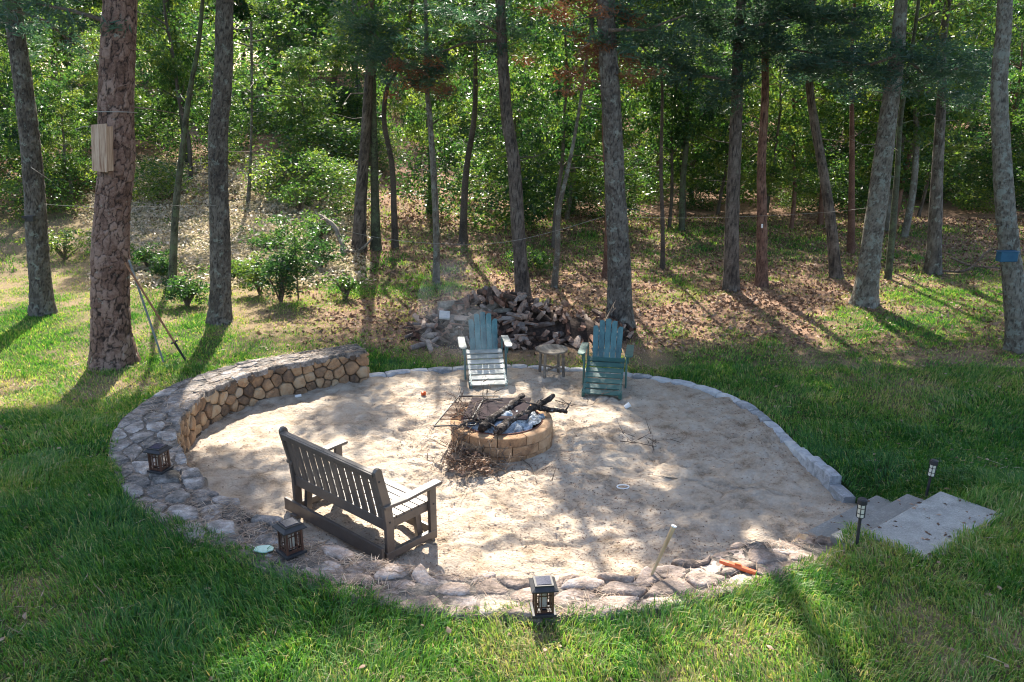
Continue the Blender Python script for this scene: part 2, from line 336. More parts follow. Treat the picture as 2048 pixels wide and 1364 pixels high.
def wwidth(u): return np.interp(u / WL, [0, .12, .3, .45, .6, .8, 1], [.42, .5, .72, .72, .58, .52, .55])
WO = WI - WN * wwidth(WT)[:, None]
def wcurve(u, off=0.0):
    u = np.clip(u, 0, WL); x = np.interp(u, WT, WI[:, 0]); y = np.interp(u, WT, WI[:, 1])
    nx = np.interp(u, WT, WN[:, 0]); ny = np.interp(u, WT, WN[:, 1]); q = np.hypot(nx, ny)
    return x + nx / q * off, y + ny / q * off
curb_px = [(727, 752), (800, 743), (860, 738), (920, 735), (1010, 732), (1100, 734), (1200, 742), (1290, 752), (1370, 766), (1440, 786),
           (1490, 809), (1540, 848), (1580, 892), (1620, 938), (1660, 975), (1692, 1004)]
CI, CT = resample([at(x, y, .06)[:2] for x, y in curb_px], 100); CI = smooth_c(CI, 6); CI, CT = resample(CI, 100)
Tc = np.gradient(CI, axis=0); Tc /= np.linalg.norm(Tc, axis=1)[:, None]
CN = np.stack([-Tc[:, 1], Tc[:, 0]], 1)
if np.dot(CN[50], PC - CI[50]) < 0: CN = -CN
CW = .13; COut = CI - CN * CW
STEPQ = [sloc(-SLEN / 2, 0), sloc(-SLEN / 2, 1.25), sloc(SLEN / 2, 1.25), sloc(SLEN / 2, 0)]
OUTER = [tuple(p) for p in WO] + [tuple(STEPQ[0]), tuple(STEPQ[3])] + [tuple(p) for p in COut[::-1]]
INNER = [tuple(p) for p in WI] + [tuple(sloc(-SLEN / 2, .05)), tuple(sloc(SLEN / 2, .05))] + [tuple(p) for p in CI[::-1]]

def base_h(X, Y):
    k = sstep((X + 1) / 3.5); hi = 12.3 - 2.0 * k; lo = 8.8 - 1.3 * k
    z = .02 + .45 * sstep((hi - Y) / (hi - lo))
    z = z + .05 * (fbm(X * .5, Y * .5, 3) - .5) * sstep((Y - 12) / 3)
    wl = sstep((2.5 - X) / 9.0)
    z = z + 2.4 * sstep((Y - 18.5) / 17) * wl + 3.2 * sstep((Y - 32) / 40) + .35 * (fbm(X * .22, Y * .22, 5) - .5) * sstep((Y - 18) / 8)
    dx = X - S0[0]; dy = Y - S0[1]; la = dx * SU[0] + dy * SU[1]; lb = dx * SN[0] + dy * SN[1]
    hs = np.clip(.03 + .40 * lb, .03, .44); d = np.hypot(np.clip(la - SLEN / 2, 0, 9), np.clip(-lb, 0, 9)); wgt = np.exp(-(d / .55) ** 2) * sstep(la / .5) * (lb < 1.6)
    z = z * (1 - wgt) + np.minimum(hs, z) * wgt
    return z
def ground_h(X, Y):
    z = base_h(X, Y); m = in_poly(X, Y, OUTER) | in_poly(X, Y, [tuple(p) for p in STEPQ])
    return np.where(m, -.15, z), m
def greenness(X, Y):
    g = grid_look(GREEN, 500, 60, X, Y, 0.2)
    g = g + (fbm(X * 1.3, Y * 1.3, 21) - .5) * .9 + (fbm(X * 5, Y * 5, 23) - .5) * .5
    return np.clip(g, 0, 1) * (1 - sstep((Y - 26) / 6) * .7)
def litterness(X, Y):
    px, py = proj(X, np.maximum(Y, 3.5), 0)
    return np.clip(sstep((Y - 13.2) / 1.6) * sstep((px - 480) / 300) + sstep((Y - 24) / 6), 0, 1)

# ------------------------------------------------------------------ ground
def axis(parts):
    out = []
    for a, b, s in parts: out += list(np.arange(a, b - 1e-6, s))
    return np.array(out + [parts[-1][1]])
gx = axis([(-90, -30, 5), (-30, -12, 1), (-12, -5.2, .25), (-5.2, 5.6, .085), (5.6, 12, .25), (12, 30, 1), (30, 90, 5)])
gy = axis([(-12, 3, 1.5), (3, 5, .25), (5, 13.9, .085), (13.9, 24, .2), (24, 45, .6), (45, 130, 4)])
GX, GY = np.meshgrid(gx, gy); x = GX.ravel(); y = GY.ravel(); z, msk = ground_h(x, y)
z = z + .02 * (fbm(x * 3, y * 3, 9) - .5) * (~msk)
nx, ny = len(gx), len(gy); i = np.arange(nx * ny).reshape(ny, nx)
Fq = np.stack([i[:-1, :-1], i[:-1, 1:], i[1:, 1:], i[1:, :-1]], -1).reshape(-1, 4)
link('ground', np_mesh('ground', np.stack([x, y, z], 1), [Fq], M['ground'], {'green': greenness(x, y), 'litter': litterness(x, y)}, True))['kind'] = 'structure'

# ------------------------------------------------------------------ sand floor
na, nr = 420, 150
ang = np.linspace(0, 2 * math.pi, na, endpoint=False); IP = np.array(INNER); rad = np.zeros(na)
for k, a in enumerate(ang):
    d = np.array([math.cos(a), math.sin(a)]); best = 0
    for q in range(len(IP)):
        p1 = IP[q] - PC; e = IP[(q + 1) % len(IP)] - IP[q]; den = d[0] * e[1] - d[1] * e[0]
        if abs(den) < 1e-9: continue
        t = (p1[0] * e[1] - p1[1] * e[0]) / den; s_ = (p1[0] * d[1] - p1[1] * d[0]) / den
        if t > 0 and -1e-6 <= s_ <= 1 + 1e-6: best = max(best, t)
    rad[k] = best + .10
rr = np.linspace(0.002, 1, nr)
A, Q = np.meshgrid(ang, rr); RR = np.tile(rad, (nr, 1)); sx = PC[0] + np.cos(A) * RR * Q; sy = PC[1] + np.sin(A) * RR * Q
def sand_h(x, y):
    a = fbm(x * 3.0, y * 3.0, 31, 4) - .5; b = fbm(x * 1.1 + 5, y * 1.1, 33, 2) - .5; c = vnoise(x * 11, y * 11, 35)
    d = np.abs(fbm(x * 4.5 + 3 * b, y * 4.5, 41, 3) - .5)
    e = fbm(x * 7, y * 7, 47, 3) - .5
    h = .08 * a + .03 * b + .075 * e - .06 * np.clip(.08 - d, 0, 1) * 6 * sstep((vnoise(x * 2, y * 2, 44) - .3) * 5) + .008 * c
    pit = np.hypot(x + .13, y - 10.15); return h * np.clip((pit - .2) / .8, .3, 1) + .02
sz = sand_h(sx, sy)
i = np.arange(na * nr).reshape(nr, na); j = np.roll(i, -1, 1)
Fq = np.stack([i[:-1], j[:-1], j[1:], i[1:]], -1).reshape(-1, 4)
link('sand_floor', np_mesh('sand_floor', np.stack([sx.ravel(), sy.ravel(), sz.ravel()], 1), [Fq], M['sand'], None, True))['kind'] = 'structure'

# ------------------------------------------------------------------ stone cells
def clip_poly(P, n, c):
    out = []
    for k in range(len(P)):
        a = P[k]; b = P[(k + 1) % len(P)]; da = a @ n - c; db = b @ n - c
        if da <= 0: out.append(a)
        if (da < 0) != (db < 0) and da != db: out.append(a + (b - a) * (da / (da - db)))
    return out
def cells(w, h, r, seed, aniso=1.0):
    rg = random.Random(seed); S_ = []
    for _ in range(6000):
        p = np.array([rg.uniform(0, w), rg.uniform(0, h)]); q = r * rg.choice((.62, .8, 1.0, 1.25, 1.5))
        if all(math.hypot((p[0] - s[0]) * aniso, p[1] - s[1]) > q for s in S_): S_.append(p)
    S_ = np.array(S_); out = []
    for k, p in enumerate(S_):
        P = [np.array(v, float) for v in ((max(0, p[0] - 3 * r), 0), (min(w, p[0] + 3 * r), 0), (min(w, p[0] + 3 * r), h), (max(0, p[0] - 3 * r), h))]
        for s in S_:
            if s is not p and abs(s[0] - p[0]) < 5 * r and (s != p).any():
                n = s - p; P = clip_poly(P, n, ((s + p) / 2) @ n)
                if len(P) < 3: break
        if len(P) >= 3: out.append(np.array(P))
    return out
def stone_verts(P, gap, depth, fn, rg, flat=.35, irr=.006, rim=.90):
    """P polygon in (u,v); fn maps (u,v,d) to world; a bulging stone with a rounded rim"""
    c = P.mean(0)
    size = np.sqrt(abs(np.sum(P[:, 0] * np.roll(P[:, 1], -1) - np.roll(P[:, 0], -1) * P[:, 1])) / 2)
    Q = c + (P - c) * max(.5, 1 - gap / max(size * .5, .02))
    for w in (.86, .78):
        Q = np.concatenate([[w * a + (1 - w) * b, (1 - w) * a + w * b] for a, b in zip(Q, np.roll(Q, -1, 0))])
    if len(Q) > 14: Q = Q[::2] if len(Q) > 22 else Q
    n = len(Q); V = []; tilt = (rg.uniform(-1, 1), rg.uniform(-1, 1))
    for (k, d) in ((1.0, -.06), (1.0, depth * flat), (rim, depth * .85), (.6, depth)):
        for q in Q:
            u, v = c + (q - c) * k
            tl = (tilt[0] * (u - c[0]) + tilt[1] * (v - c[1])) / size * depth * .35 if d > 0 else 0
            V.append(fn(u, v, d + tl + (rg.uniform(-irr, irr) if d > 0 else 0)))
    V.append(fn(c[0], c[1], depth * 1.03 + rg.uniform(-irr, irr)))
    Fc = []
    for r_ in range(3):
        for i_ in range(n):
            j_ = (i_ + 1) % n; Fc.append((r_ * n + i_, r_ * n + j_, (r_ + 1) * n + j_, (r_ + 1) * n + i_))
    for i_ in range(n): Fc.append((3 * n + i_, 3 * n + (i_ + 1) % n, 4 * n))
    return V, Fc
WLOC = np.array([WI[60][0], WI[60][1], 0])
wall = thing('stone_wall', 'low curved field stone sitting wall with flat mortared top round the sunken sand circle', 'wall', tuple(WLOC))
rg = random.Random(5)
core = MB(); V = []; Fc = []; n = len(WI)
for k in range(n):
    pi_ = WI[k] + WN[k] * -.035; po = WO[k] + WN[k] * .03
    for (p, zz) in ((pi_, -.1), (pi_, float(wtop(WT[k])) - .03), (po, float(wtop(WT[k])) - .03), (po, -.1)): V.append((p[0] - WLOC[0], p[1] - WLOC[1], zz))
for k in range(n - 1):
    for a in range(3): Fc.append((4 * k + a, 4 * k + a + 1, 4 * k + 5 + a, 4 * k + 4 + a))
Fc += [(0, 1, 2, 3), tuple(4 * (n - 1) + a for a in (3, 2, 1, 0))]
core.add(V, Fc).build('mortar_core', M['mortar'], wall)
# rough mortar and lichen crust between the flat top stones
uu, vv = np.meshgrid(np.linspace(0, WL, 620), np.linspace(-.02, 1.02, 34)); w_ = wwidth(uu); cx1, cy1 = wcurve(uu.ravel(), (.0 - vv * w_).ravel())
cz = wtop(uu.ravel()) - .008 + .022 * sstep((uu.ravel() / WL - .45) * 6) * sstep((fbm(cx1 * 1.7, cy1 * 1.7, 207, 2) - .38) * 5) + .045 * (fbm(cx1 * 6, cy1 * 6, 201, 5) - .5) + .02 * (fbm(cx1 * 22, cy1 * 22, 203, 2) - .5) - .05 * (np.abs(vv.ravel() - .5) > .505)
i_ = np.arange(620 * 34).reshape(34, 620)
MTOP = link('mortar_top', np_mesh('mortar_top', np.stack([cx1 - WLOC[0], cy1 - WLOC[1], cz], 1), [np.stack([i_[:-1, :-1], i_[:-1, 1:], i_[1:, 1:], i_[1:, :-1]], -1).reshape(-1, 4)], M['capmortar'], None, True), wall)
def face_fn(u, v, d):
    x, y = wcurve(u, d - .02); return (x - WLOC[0], y - WLOC[1], (v - .06) * (float(wtop(u)) + .04) / (WTOP + .04))
for P in cells(WL, WTOP + .03, .185, 3):
    V, Fc = stone_verts(P, .007, rg.uniform(.025, .06), face_fn, rg, .6, .008, .94)
    MB().add(V, Fc).build('stone', M['ochre'], wall, smooth=rg.random() < .6)
def back_fn(u, v, d):
    w = wwidth(u); x, y = wcurve(u, -w - d + .03); return (x - WLOC[0], y - WLOC[1], v - .06)
for P in cells(WL * .42, WTOP, .24, 8):
    V, Fc = stone_verts(P, .012, rg.uniform(.03, .05), back_fn, rg, .3)
    MB().add(V, Fc).build('stone', M['ochre'], wall, smooth=True)
w0 = wwidth(0.0)
def end_fn(u, v, d):
    x, y = wcurve(0, -u); return (x - WLOC[0] - Tn[0][0] * d, y - WLOC[1] - Tn[0][1] * d, v - .06)
for P in cells(w0, WTOP + .02, .2, 2):
    V, Fc = stone_verts(P, .012, .045, end_fn, rg, .3)
    MB().add(V, Fc).build('stone', M['ochre'], wall, smooth=True)
def top_fn(u, v, d):
    w = wwidth(u); inner = .03 + (.05 * math.sin(u * 8.3) + .03 * math.sin(u * 19 + 1)) * (1 if u > WL * .4 else .3) * (1 - v)
    x, y = wcurve(u, inner - v * (w + .02)); return (x - WLOC[0], y - WLOC[1], float(wtop(u)) - .022 + d)
for P in cells(WL, 1.0, .43, 14, 1.25):
    front = P[:, 0].mean() > WL * .42
    V, Fc = stone_verts(P, .012, rg.uniform(.018, .036) if not front else rg.uniform(.02, .062), top_fn, rg, .45, .006, .92)
    MB().add(V, Fc).build('cap_stone', M['capfront' if P[:, 0].mean() > WL * .60 else 'cap'], wall, smooth=front)

# ------------------------------------------------------------------ granite edging and steps
ELOC = np.array([CI[50][0], CI[50][1], 0]); edging = thing('granite_edging', 'single row of pale granite blocks edging the far and right side of the sand', 'edging', tuple(ELOC))
u = 0.02
CL = CT[-1]
def ccurve(u, off):
    u = min(max(u, 0), CL); return (np.interp(u, CT, CI[:, 0]) + np.interp(u, CT, CN[:, 0]) * off, np.interp(u, CT, CI[:, 1]) + np.interp(u, CT, CN[:, 1]) * off)
while u < CL - .12:
    ln = rg.uniform(.26, .42); u2 = min(u + ln, CL)
    mb = MB(); V = []; m_ = (u + u2) / 2; ox, oy = ccurve(m_, -CW - .1)
    zt = max(.05, float(base_h(np.array(ox), np.array(oy))) + .035) + rg.uniform(-.008, .01)
    for k, uu in enumerate(np.linspace(u + .006, u2 - .006, 5)):
        e = .012 if k in (0, 4) else 0
        for (off, zz) in ((0.02, -.06), (.012 + rg.uniform(-.008, .008), zt - .02), (-.012, zt - e), (-CW + .015, zt - e + rg.uniform(-.004, .004)), (-CW - .003, zt - .025), (-CW, -.1)):
            px_, py_ = ccurve(uu, off); V.append((px_ - ELOC[0], py_ - ELOC[1], zz))
    Fc = [(6 * k + a, 6 * k + (a + 1) % 6, 6 * k + 6 + (a + 1) % 6, 6 * k + 6 + a) for k in range(4) for a in range(6)] + [tuple(range(6)), tuple(24 + a for a in reversed(range(6)))]
    mb.add(V, Fc).build('granite_block', M['granite'], edging, smooth=False); u = u2
steps = thing('stone_steps', 'three wide concrete slab steps climbing from the sand to the lawn at the right', 'steps', (S0[0], S0[1], 0), math.atan2(SU[1], SU[0]))
# local x runs along SU, local -y runs up the steps
for k, (a, b, h) in enumerate(((0, .40, .15), (.33, .73, .30), (.66, 1.28, .46))):
    MB().box((0, -(a + b) / 2, h / 2 - .06), (SLEN, b - a, h + .12)).build('step_slab', M['concrete'], steps, bevel=.012)
# ------------------------------------------------------------------ tree trunks
def path_spline(P, n):
    P = np.asarray(P, float); t = np.arange(len(P)); q = np.linspace(0, len(P) - 1, n)
    m = np.gradient(P, axis=0); i = np.minimum(q.astype(int), len(P) - 2); u = (q - i)[:, None]
    return (2 * u**3 - 3 * u**2 + 1) * P[i] + (u**3 - 2 * u**2 + u) * m[i] + (-2 * u**3 + 3 * u**2) * P[i + 1] + (u**3 - u**2) * m[i + 1]
def trunk_geo(path, radii, seg, rings, cellw, cellh, depth, seed=0, flare=.35, bumps=.06):
    C = path_spline(path, rings); L_ = np.linspace(0, len(radii) - 1, rings); r = np.interp(L_, np.arange(len(radii)), radii)
    h = np.concatenate([[0], np.cumsum(np.linalg.norm(np.diff(C, axis=0), axis=1))])
    r = r * (1 + flare * np.exp(-h / .28)); th = np.linspace(0, 2 * math.pi, seg, endpoint=False)
    TH, H = np.meshgrid(th, h); RR = np.repeat(r[:, None], seg, 1)
    lob = np.sin(TH * 3 + seed) * .5 + np.sin(TH * 5 + 2 * seed) * .5
    RR = RR * (1 + bumps * (fbm(np.cos(TH) * 1.2 + 9 + seed, H * .9 + np.sin(TH), seed, 2) - .5) * 2 + .12 * lob * np.exp(-H / .25))
    crack = np.zeros_like(TH); cell = np.zeros_like(TH)
    if depth:
        rm = r.mean(); nc = max(5, int(2 * math.pi * rm / cellw)); X = TH / (2 * math.pi) * nc; Y = H / cellh
        X = X + .16 * (fbm(X * 5, Y * 5, seed + 31, 2) - .5) * np.minimum(1, np.minimum(TH, 2 * math.pi - TH) * 2); Y = Y + .2 * (fbm(X * 4, Y * 5, seed + 32, 2) - .5); wx = (fbm(X * 1.2, Y * 1.2, seed + 3, 3) - .5) * 1.5 * np.minimum(1, np.minimum(TH, 2 * math.pi - TH) * 2); X = X + wx; Y = Y + (fbm(X * .9, Y, seed + 4, 3) - .5) * 1.8 * np.minimum(1, np.minimum(TH, 2 * math.pi - TH) * 2)
        f1 = np.full(TH.shape, 9.); f2 = np.full(TH.shape, 9.); I = np.floor(X); J = np.floor(Y)
        for di in (-1, 0, 1):
            for dj in (-1, 0, 1):
                ii = I + di; jj = J + dj; iw = np.mod(ii, nc); cx = ii + .5 + .8 * (hash2(iw, jj, seed + 7) - .5); cy = jj + .5 + .9 * (hash2(iw, jj, seed + 8) - .5)
                d = np.hypot(X - cx, Y - cy); hv = hash2(iw, jj, seed + 9)
                nw = d < f1; f2 = np.where(nw, f1, np.minimum(f2, d)); cell = np.where(nw, hv, cell); f1 = np.where(nw, d, f1)
        e = f2 - f1; crack = (1 - sstep(e / (.08 + .2 * vnoise(X * 2.3, Y * 2.3, seed + 12)))) * .95; RR = RR + depth * (sstep(e / .3) - .6 + .8 * (cell - .5)) + depth * .5 * (fbm(X * 3, Y * 3, seed + 5, 2) - .5)
    V = np.stack([C[:, 0][:, None] + np.cos(TH) * RR, C[:, 1][:, None] + np.sin(TH) * RR, np.repeat(C[:, 2][:, None], seg, 1)], -1).reshape(-1, 3)
    i = np.arange(seg * rings).reshape(rings, seg); j = np.roll(i, -1, 1)
    return V, np.stack([i[:-1], j[:-1], j[1:], i[1:]], -1).reshape(-1, 4), crack.ravel(), cell.ravel()
def tube_np(P, r, n=6):
    m = MB(); m.tube(P, r, n, caps=False, wob=.08); return np.array(m.v), np.array(m.f)
def leaf_quads(centres, radius, per, ln, wd, rg, flat=.7, tint=None, droop=0.0):
    """small diamond leaves scattered through clumps; returns V, quads, tint"""
    n = len(centres); N = n * per
    r = rg.random(N) ** .45; u = rg.normal(size=(N, 3)); u /= np.linalg.norm(u, axis=1)[:, None]
    rad = np.repeat(np.broadcast_to(radius, (n,)), per)[:, None]
    c = np.repeat(centres, per, 0) + u * r[:, None] * rad * np.array([1, 1, flat])
    a = rg.normal(size=(N, 3)); a[:, 2] = a[:, 2] * .6 - droop; a /= np.linalg.norm(a, axis=1)[:, None]
    b = rg.normal(size=(N, 3)); b = np.cross(a, b); b /= np.linalg.norm(b, axis=1)[:, None]
    L_ = ln * np.clip(rg.lognormal(-.12, .38, (N, 1)), .4, 2.1); W_ = wd * rg.uniform(.7, 1.3, (N, 1))
    nrm = np.cross(a, b) * L_ * .12
    V = np.stack([c - a * L_ / 2, c + b * W_ / 2 + nrm, c + a * L_ / 2, c - b * W_ / 2 + nrm], 1).reshape(-1, 3)
    tn = np.repeat(rg.random(n) if tint is None else tint, per) * .65 + rg.random(N) * .35
    return V, np.arange(N * 4).reshape(-1, 4), np.repeat(tn, 4)

def visible_path(px_pts, Y, ztop, drift=(0, 0)):
    P = [atY(x, y, Y) for x, y, _ in px_pts]; r = [w / 2 / pix_scale(p) for p, (_, _, w) in zip(P, px_pts)]
    g = float(base_h(np.array(P[0][0]), np.array(Y)))
    P[0][2] = g - .05
    d = (P[-1] - P[-2]) / max(P[-1][2] - P[-2][2], .1)
    z0 = P[-1][2]; k = 0; r0 = r[-1]
    while P[-1][2] < ztop:
        k += 1; z = P[-1][2] + 1.8; f = (z - z0) / (ztop - z0 + 1e-3)
        P.append(P[-1] + np.array([d[0] * .5 + .05 * math.sin(k + Y), .06 * math.cos(k * 1.7 + Y), 1]) * 1.8); r.append(max(.035, r0 * (1 - .75 * f)))
    return P, r
NEARG = 'tall pines standing round the fire circle'
def Ybase(py):
    Y = CAM_H / math.tan(PITCH + math.atan((py - CY) / F))
    for _ in range(6):
        h = float(base_h(np.array(0.0), np.array(Y))); Y = (CAM_H - 0) / math.tan(PITCH + math.atan((py - CY) / F))
    return Y
# name, label, base py, [(px,py,width)], bark, detail(cellw,cellh,depth,seg,rings), ztop, group
TREES = [
 ('pine_tree', 'grey lichen-flecked pine leaning left at the far left edge of the lawn', 628, [(85, 628, 42), (76, 500, 39), (66, 350, 37), (50, 200, 35), (30, 50, 33), (18, -40, 31)], 'bark_grey', (.05, .11, .017, 84, 380), 15),
 ('pine_tree', 'thickest pine with reddish plated bark, carrying the wooden nest box', 728, [(227, 728, 76), (222, 620, 70), (220, 520, 72), (224, 430, 66), (233, 330, 68), (232, 200, 65), (238, 60, 64), (240, -40, 62)], 'bark_red', (.08, .17, .016, 150, 640), 16),
 ('pine_tree', 'straight grey brown pine left of centre, behind the end of the stone wall', 646, [(440, 646, 42), (441, 520, 38), (437, 380, 37), (437, 260, 37), (446, 160, 35), (449, 0, 33), (450, -40, 32)], 'bark_grey', (.05, .11, .017, 84, 380), 15),
 ('pine_tree', 'slim dark brown pine bending left above the green chair by the wood heap', 597, [(1047, 597, 27), (1037, 470, 27), (1028, 330, 26), (1013, 230, 23), (1005, 110, 21), (1000, 0, 19), (998, -40, 19)], 'bark_dark', (.045, .09, .01, 48, 200), 14),
 ('pine_tree', 'stout grey pine at centre right with its foot at the end of the woodpile', 655, [(1240, 655, 50), (1238, 520, 44), (1230, 380, 39), (1224, 240, 37), (1217, 120, 36), (1212, 0, 35), (1210, -40, 34)], 'bark_grey', (.055, .10, .017, 90, 400), 15),
 ('pine_tree', 'pale grey tree leaning right above a tuft of grass, on the right of the lawn', 612, [(1728, 612, 46), (1742, 500, 40), (1756, 400, 38), (1771, 280, 35), (1786, 170, 31), (1796, 90, 26)], 'bark_pale', (.04, .06, .008, 56, 240), 12),
 ('pine_tree', 'mottled blue grey tree at the right edge with the blue box on it', 702, [(2040, 702, 44), (2026, 560, 40), (2012, 430, 37), (2003, 300, 34), (1998, 170, 30), (2008, 50, 28), (2015, -40, 26)], 'bark_pale', (.05, .07, .01, 64, 260), 13),
 ('pine_tree', 'dark straight trunk right of the grey pine, left one of a close pair', 582, [(1462, 582, 29), (1464, 450, 27), (1470, 300, 24), (1474, 180, 22), (1478, 60, 19)], 'bark_dark', (.05, .09, .01, 40, 160), 13),
 ('pine_tree', 'reddish brown trunk with a pale spot, right one of a close pair', 572, [(1523, 572, 22), (1524, 450, 20), (1523, 330, 17), (1530, 200, 15), (1532, 60, 13)], 'bark_rust', (.05, .09, .008, 36, 150), 12),
 ('oak_tree', 'dark trunk leaning left just left of the pale leaning tree', 556, [(1673, 556, 23), (1662, 450, 21), (1648, 350, 19), (1630, 250, 17), (1618, 150, 14)], 'bark_dark', (.05, .09, .008, 32, 130), 12),
 ('pine_tree', 'dark trunk with pale patches between the pale leaning tree and the right edge', 549, [(1866, 549, 29), (1871, 430, 25), (1876, 320, 21), (1883, 200, 17), (1886, 80, 14)], 'bark_grey', (.05, .08, .01, 36, 140), 12),
 ('oak_tree', 'slender pale green stem close behind the pale leaning tree', 560, [(1776, 560, 12), (1786, 450, 13), (1795, 340, 11), (1802, 230, 9)], 'bark_moss', (0, 0, 0, 12, 40), 9),
 ('oak_tree', 'thin pale lichened trunk left of centre with dead reddish needles at its top', 567, [(873, 567, 13), (872, 450, 13), (866, 330, 12), (860, 240, 10), (853, 160, 9)], 'bark_pale', (.03, .05, .004, 24, 120), 8),
 ('oak_tree', 'mossy green trunk between the plated pine and the straight grey pine', 574, [(344, 574, 17), (348, 480, 14), (354, 390, 13), (366, 290, 11), (380, 180, 10), (398, 80, 8)], 'bark_moss', (.05, .07, .004, 24, 100), 9),
 ('oak_tree', 'thin grey stem leaning right, just left of the stout grey pine', 577, [(1108, 577, 12), (1115, 500, 11), (1118, 420, 10), (1140, 320, 8), (1158, 220, 6)], 'bark_pale', (0, 0, 0, 12, 50), 8),
 ('oak_tree', 'dark narrow trunk half hidden behind the stout grey pine', 556, [(1212, 556, 14), (1216, 450, 13), (1214, 350, 11), (1208, 250, 9)], 'bark_rust', (0, 0, 0, 14, 50), 9),
 ('oak_tree', 'very thin straight sapling right of the stout grey pine', 540, [(1326, 540, 9), (1325, 440, 8), (1322, 340, 7)], 'bark_dark', (0, 0, 0, 10, 30), 7),
 ('oak_tree', 'dark trunk behind the fallen grey branch, thickest of the three beside it', 500, [(718, 500, 27), (722, 400, 24), (730, 290, 20), (736, 190, 18), (744, 60, 15)], 'bark_dark', (.05, .09, .008, 32, 120), 12),
 ('oak_tree', 'dark trunk close to the right of the thickest one behind the fallen branch', 498, [(752, 498, 20), (750, 400, 17), (748, 290, 15), (746, 180, 13), (748, 60, 11)], 'bark_moss', (0, 0, 0, 16, 60), 11),
 ('oak_tree', 'twisting narrow trunk third in the dark cluster left of centre', 494, [(790, 494, 13), (788, 420, 12), (784, 330, 11), (768, 240, 10), (776, 170, 9), (798, 130, 8)], 'bark_dark', (0, 0, 0, 14, 60), 9),
 ('oak_tree', 'crooked dark stem left of the slim bending pine', 486, [(926, 486, 16), (928, 410, 14), (934, 330, 12), (948, 240, 11), (951, 150, 9)], 'bark_dark', (0, 0, 0, 14, 60), 10),
 ('oak_tree', 'straight brown trunk on the dark bank left of the pale leaning tree', 506, [(1702, 506, 14), (1703, 420, 13), (1704, 320, 11), (1704, 240, 9)], 'bark_rust', (0, 0, 0, 14, 50), 9),
 ('oak_tree', 'short thin grey stem on the sunlit slope', 410, [(496, 410, 8), (499, 360, 7), (502, 300, 5)], 'bark_pale', (0, 0, 0, 8, 24), 5),
]
TR = []
for nm, lab, by, pts, bark, det, zt in TREES:
    if by < 520 or (by < 600 and pts[0][0] < 600):       # on rising ground: find the distance where the ray meets the slope
        Ys = np.linspace(12, 45, 600); d = ray(pts[0][0], by); zz = CAM_H + d[2] / d[1] * Ys; hh = base_h(d[0] / d[1] * Ys, Ys)
        k = np.argmax(zz < hh) if (zz < hh).any() else 400; Y = float(Ys[k])
    else: Y = Ybase(by)
    P, r = visible_path(pts, Y, zt); TR.append((nm, lab, P, r, bark, det, Y))
R0 = np.random.default_rng(3)
def crown_clumps(P, r, Y, n_limb, zlo, zhi, reach, mask, seed):
    """limbs from the trunk and clumps of needles along them, thinned by LIT to shape the sun patches"""
    rg = np.random.default_rng(seed); rd = random.Random(seed); limbs = []; cl = []
    P = np.array(P); zs = P[:, 2]
    for k in range(n_limb):
        z = zlo + (zhi - zlo) * (k + rg.random()) / n_limb; b = np.array([np.interp(z, zs, P[:, 0]), np.interp(z, zs, P[:, 1]), z])
        a = k * 2.4 + rg.random() * .9; ln = reach * (1 - .55 * (z - zlo) / (zhi - zlo)) * rg.uniform(.7, 1.15)
        d = np.array([math.cos(a), math.sin(a), .12]); pts = [b]
        for q in range(4):
            d = d + rg.normal(0, .12, 3); d /= np.linalg.norm(d); pts.append(pts[-1] + d * ln / 4)
        lcl = []
        for _ in range(44):
            t = rg.random() ** .7 * 4; i0 = min(int(t), 3); p = pts[i0] + (pts[i0 + 1] - pts[i0]) * (t - i0)
            lcl.append(p + rg.normal(0, 1, 3) * np.array([.75, .75, .28]))
        lcl = np.array(lcl)
        if mask:
            g = lcl[:, :2] + np.array([SHX, SHY]) * (lcl[:, 2:3] - .2)
            lit = grid_look(LIT, 560, 60, g[:, 0], g[:, 1], .2)
            inroi = (np.abs(g[:, 0]) < 11) & (g[:, 1] > 4) & (g[:, 1] < 22)
            nz = fbm(g[:, 0] * 1.25, g[:, 1] * 1.25, 77, 3)
            for ox, oy in ((.5, 0), (-.5, 0), (0, .45), (0, -.45)): lit = np.maximum(lit, grid_look(LIT, 560, 60, g[:, 0] + ox, g[:, 1] + oy, .2) - .08)
            keep = (nz - .5) * 1.3 + .47 > lit
            slope = (g[:, 0] < -2.5) & (g[:, 1] > 18.5) & (g[:, 1] < 32)
            lcl = lcl[(keep | ~inroi) & ~(slope & (nz < .56))]
        limbs.append((pts, .02 + .3 * np.interp(z, zs, r)))
        if len(lcl): cl.append(lcl)
    return limbs, (np.concatenate(cl) if cl else np.zeros((0, 3)))
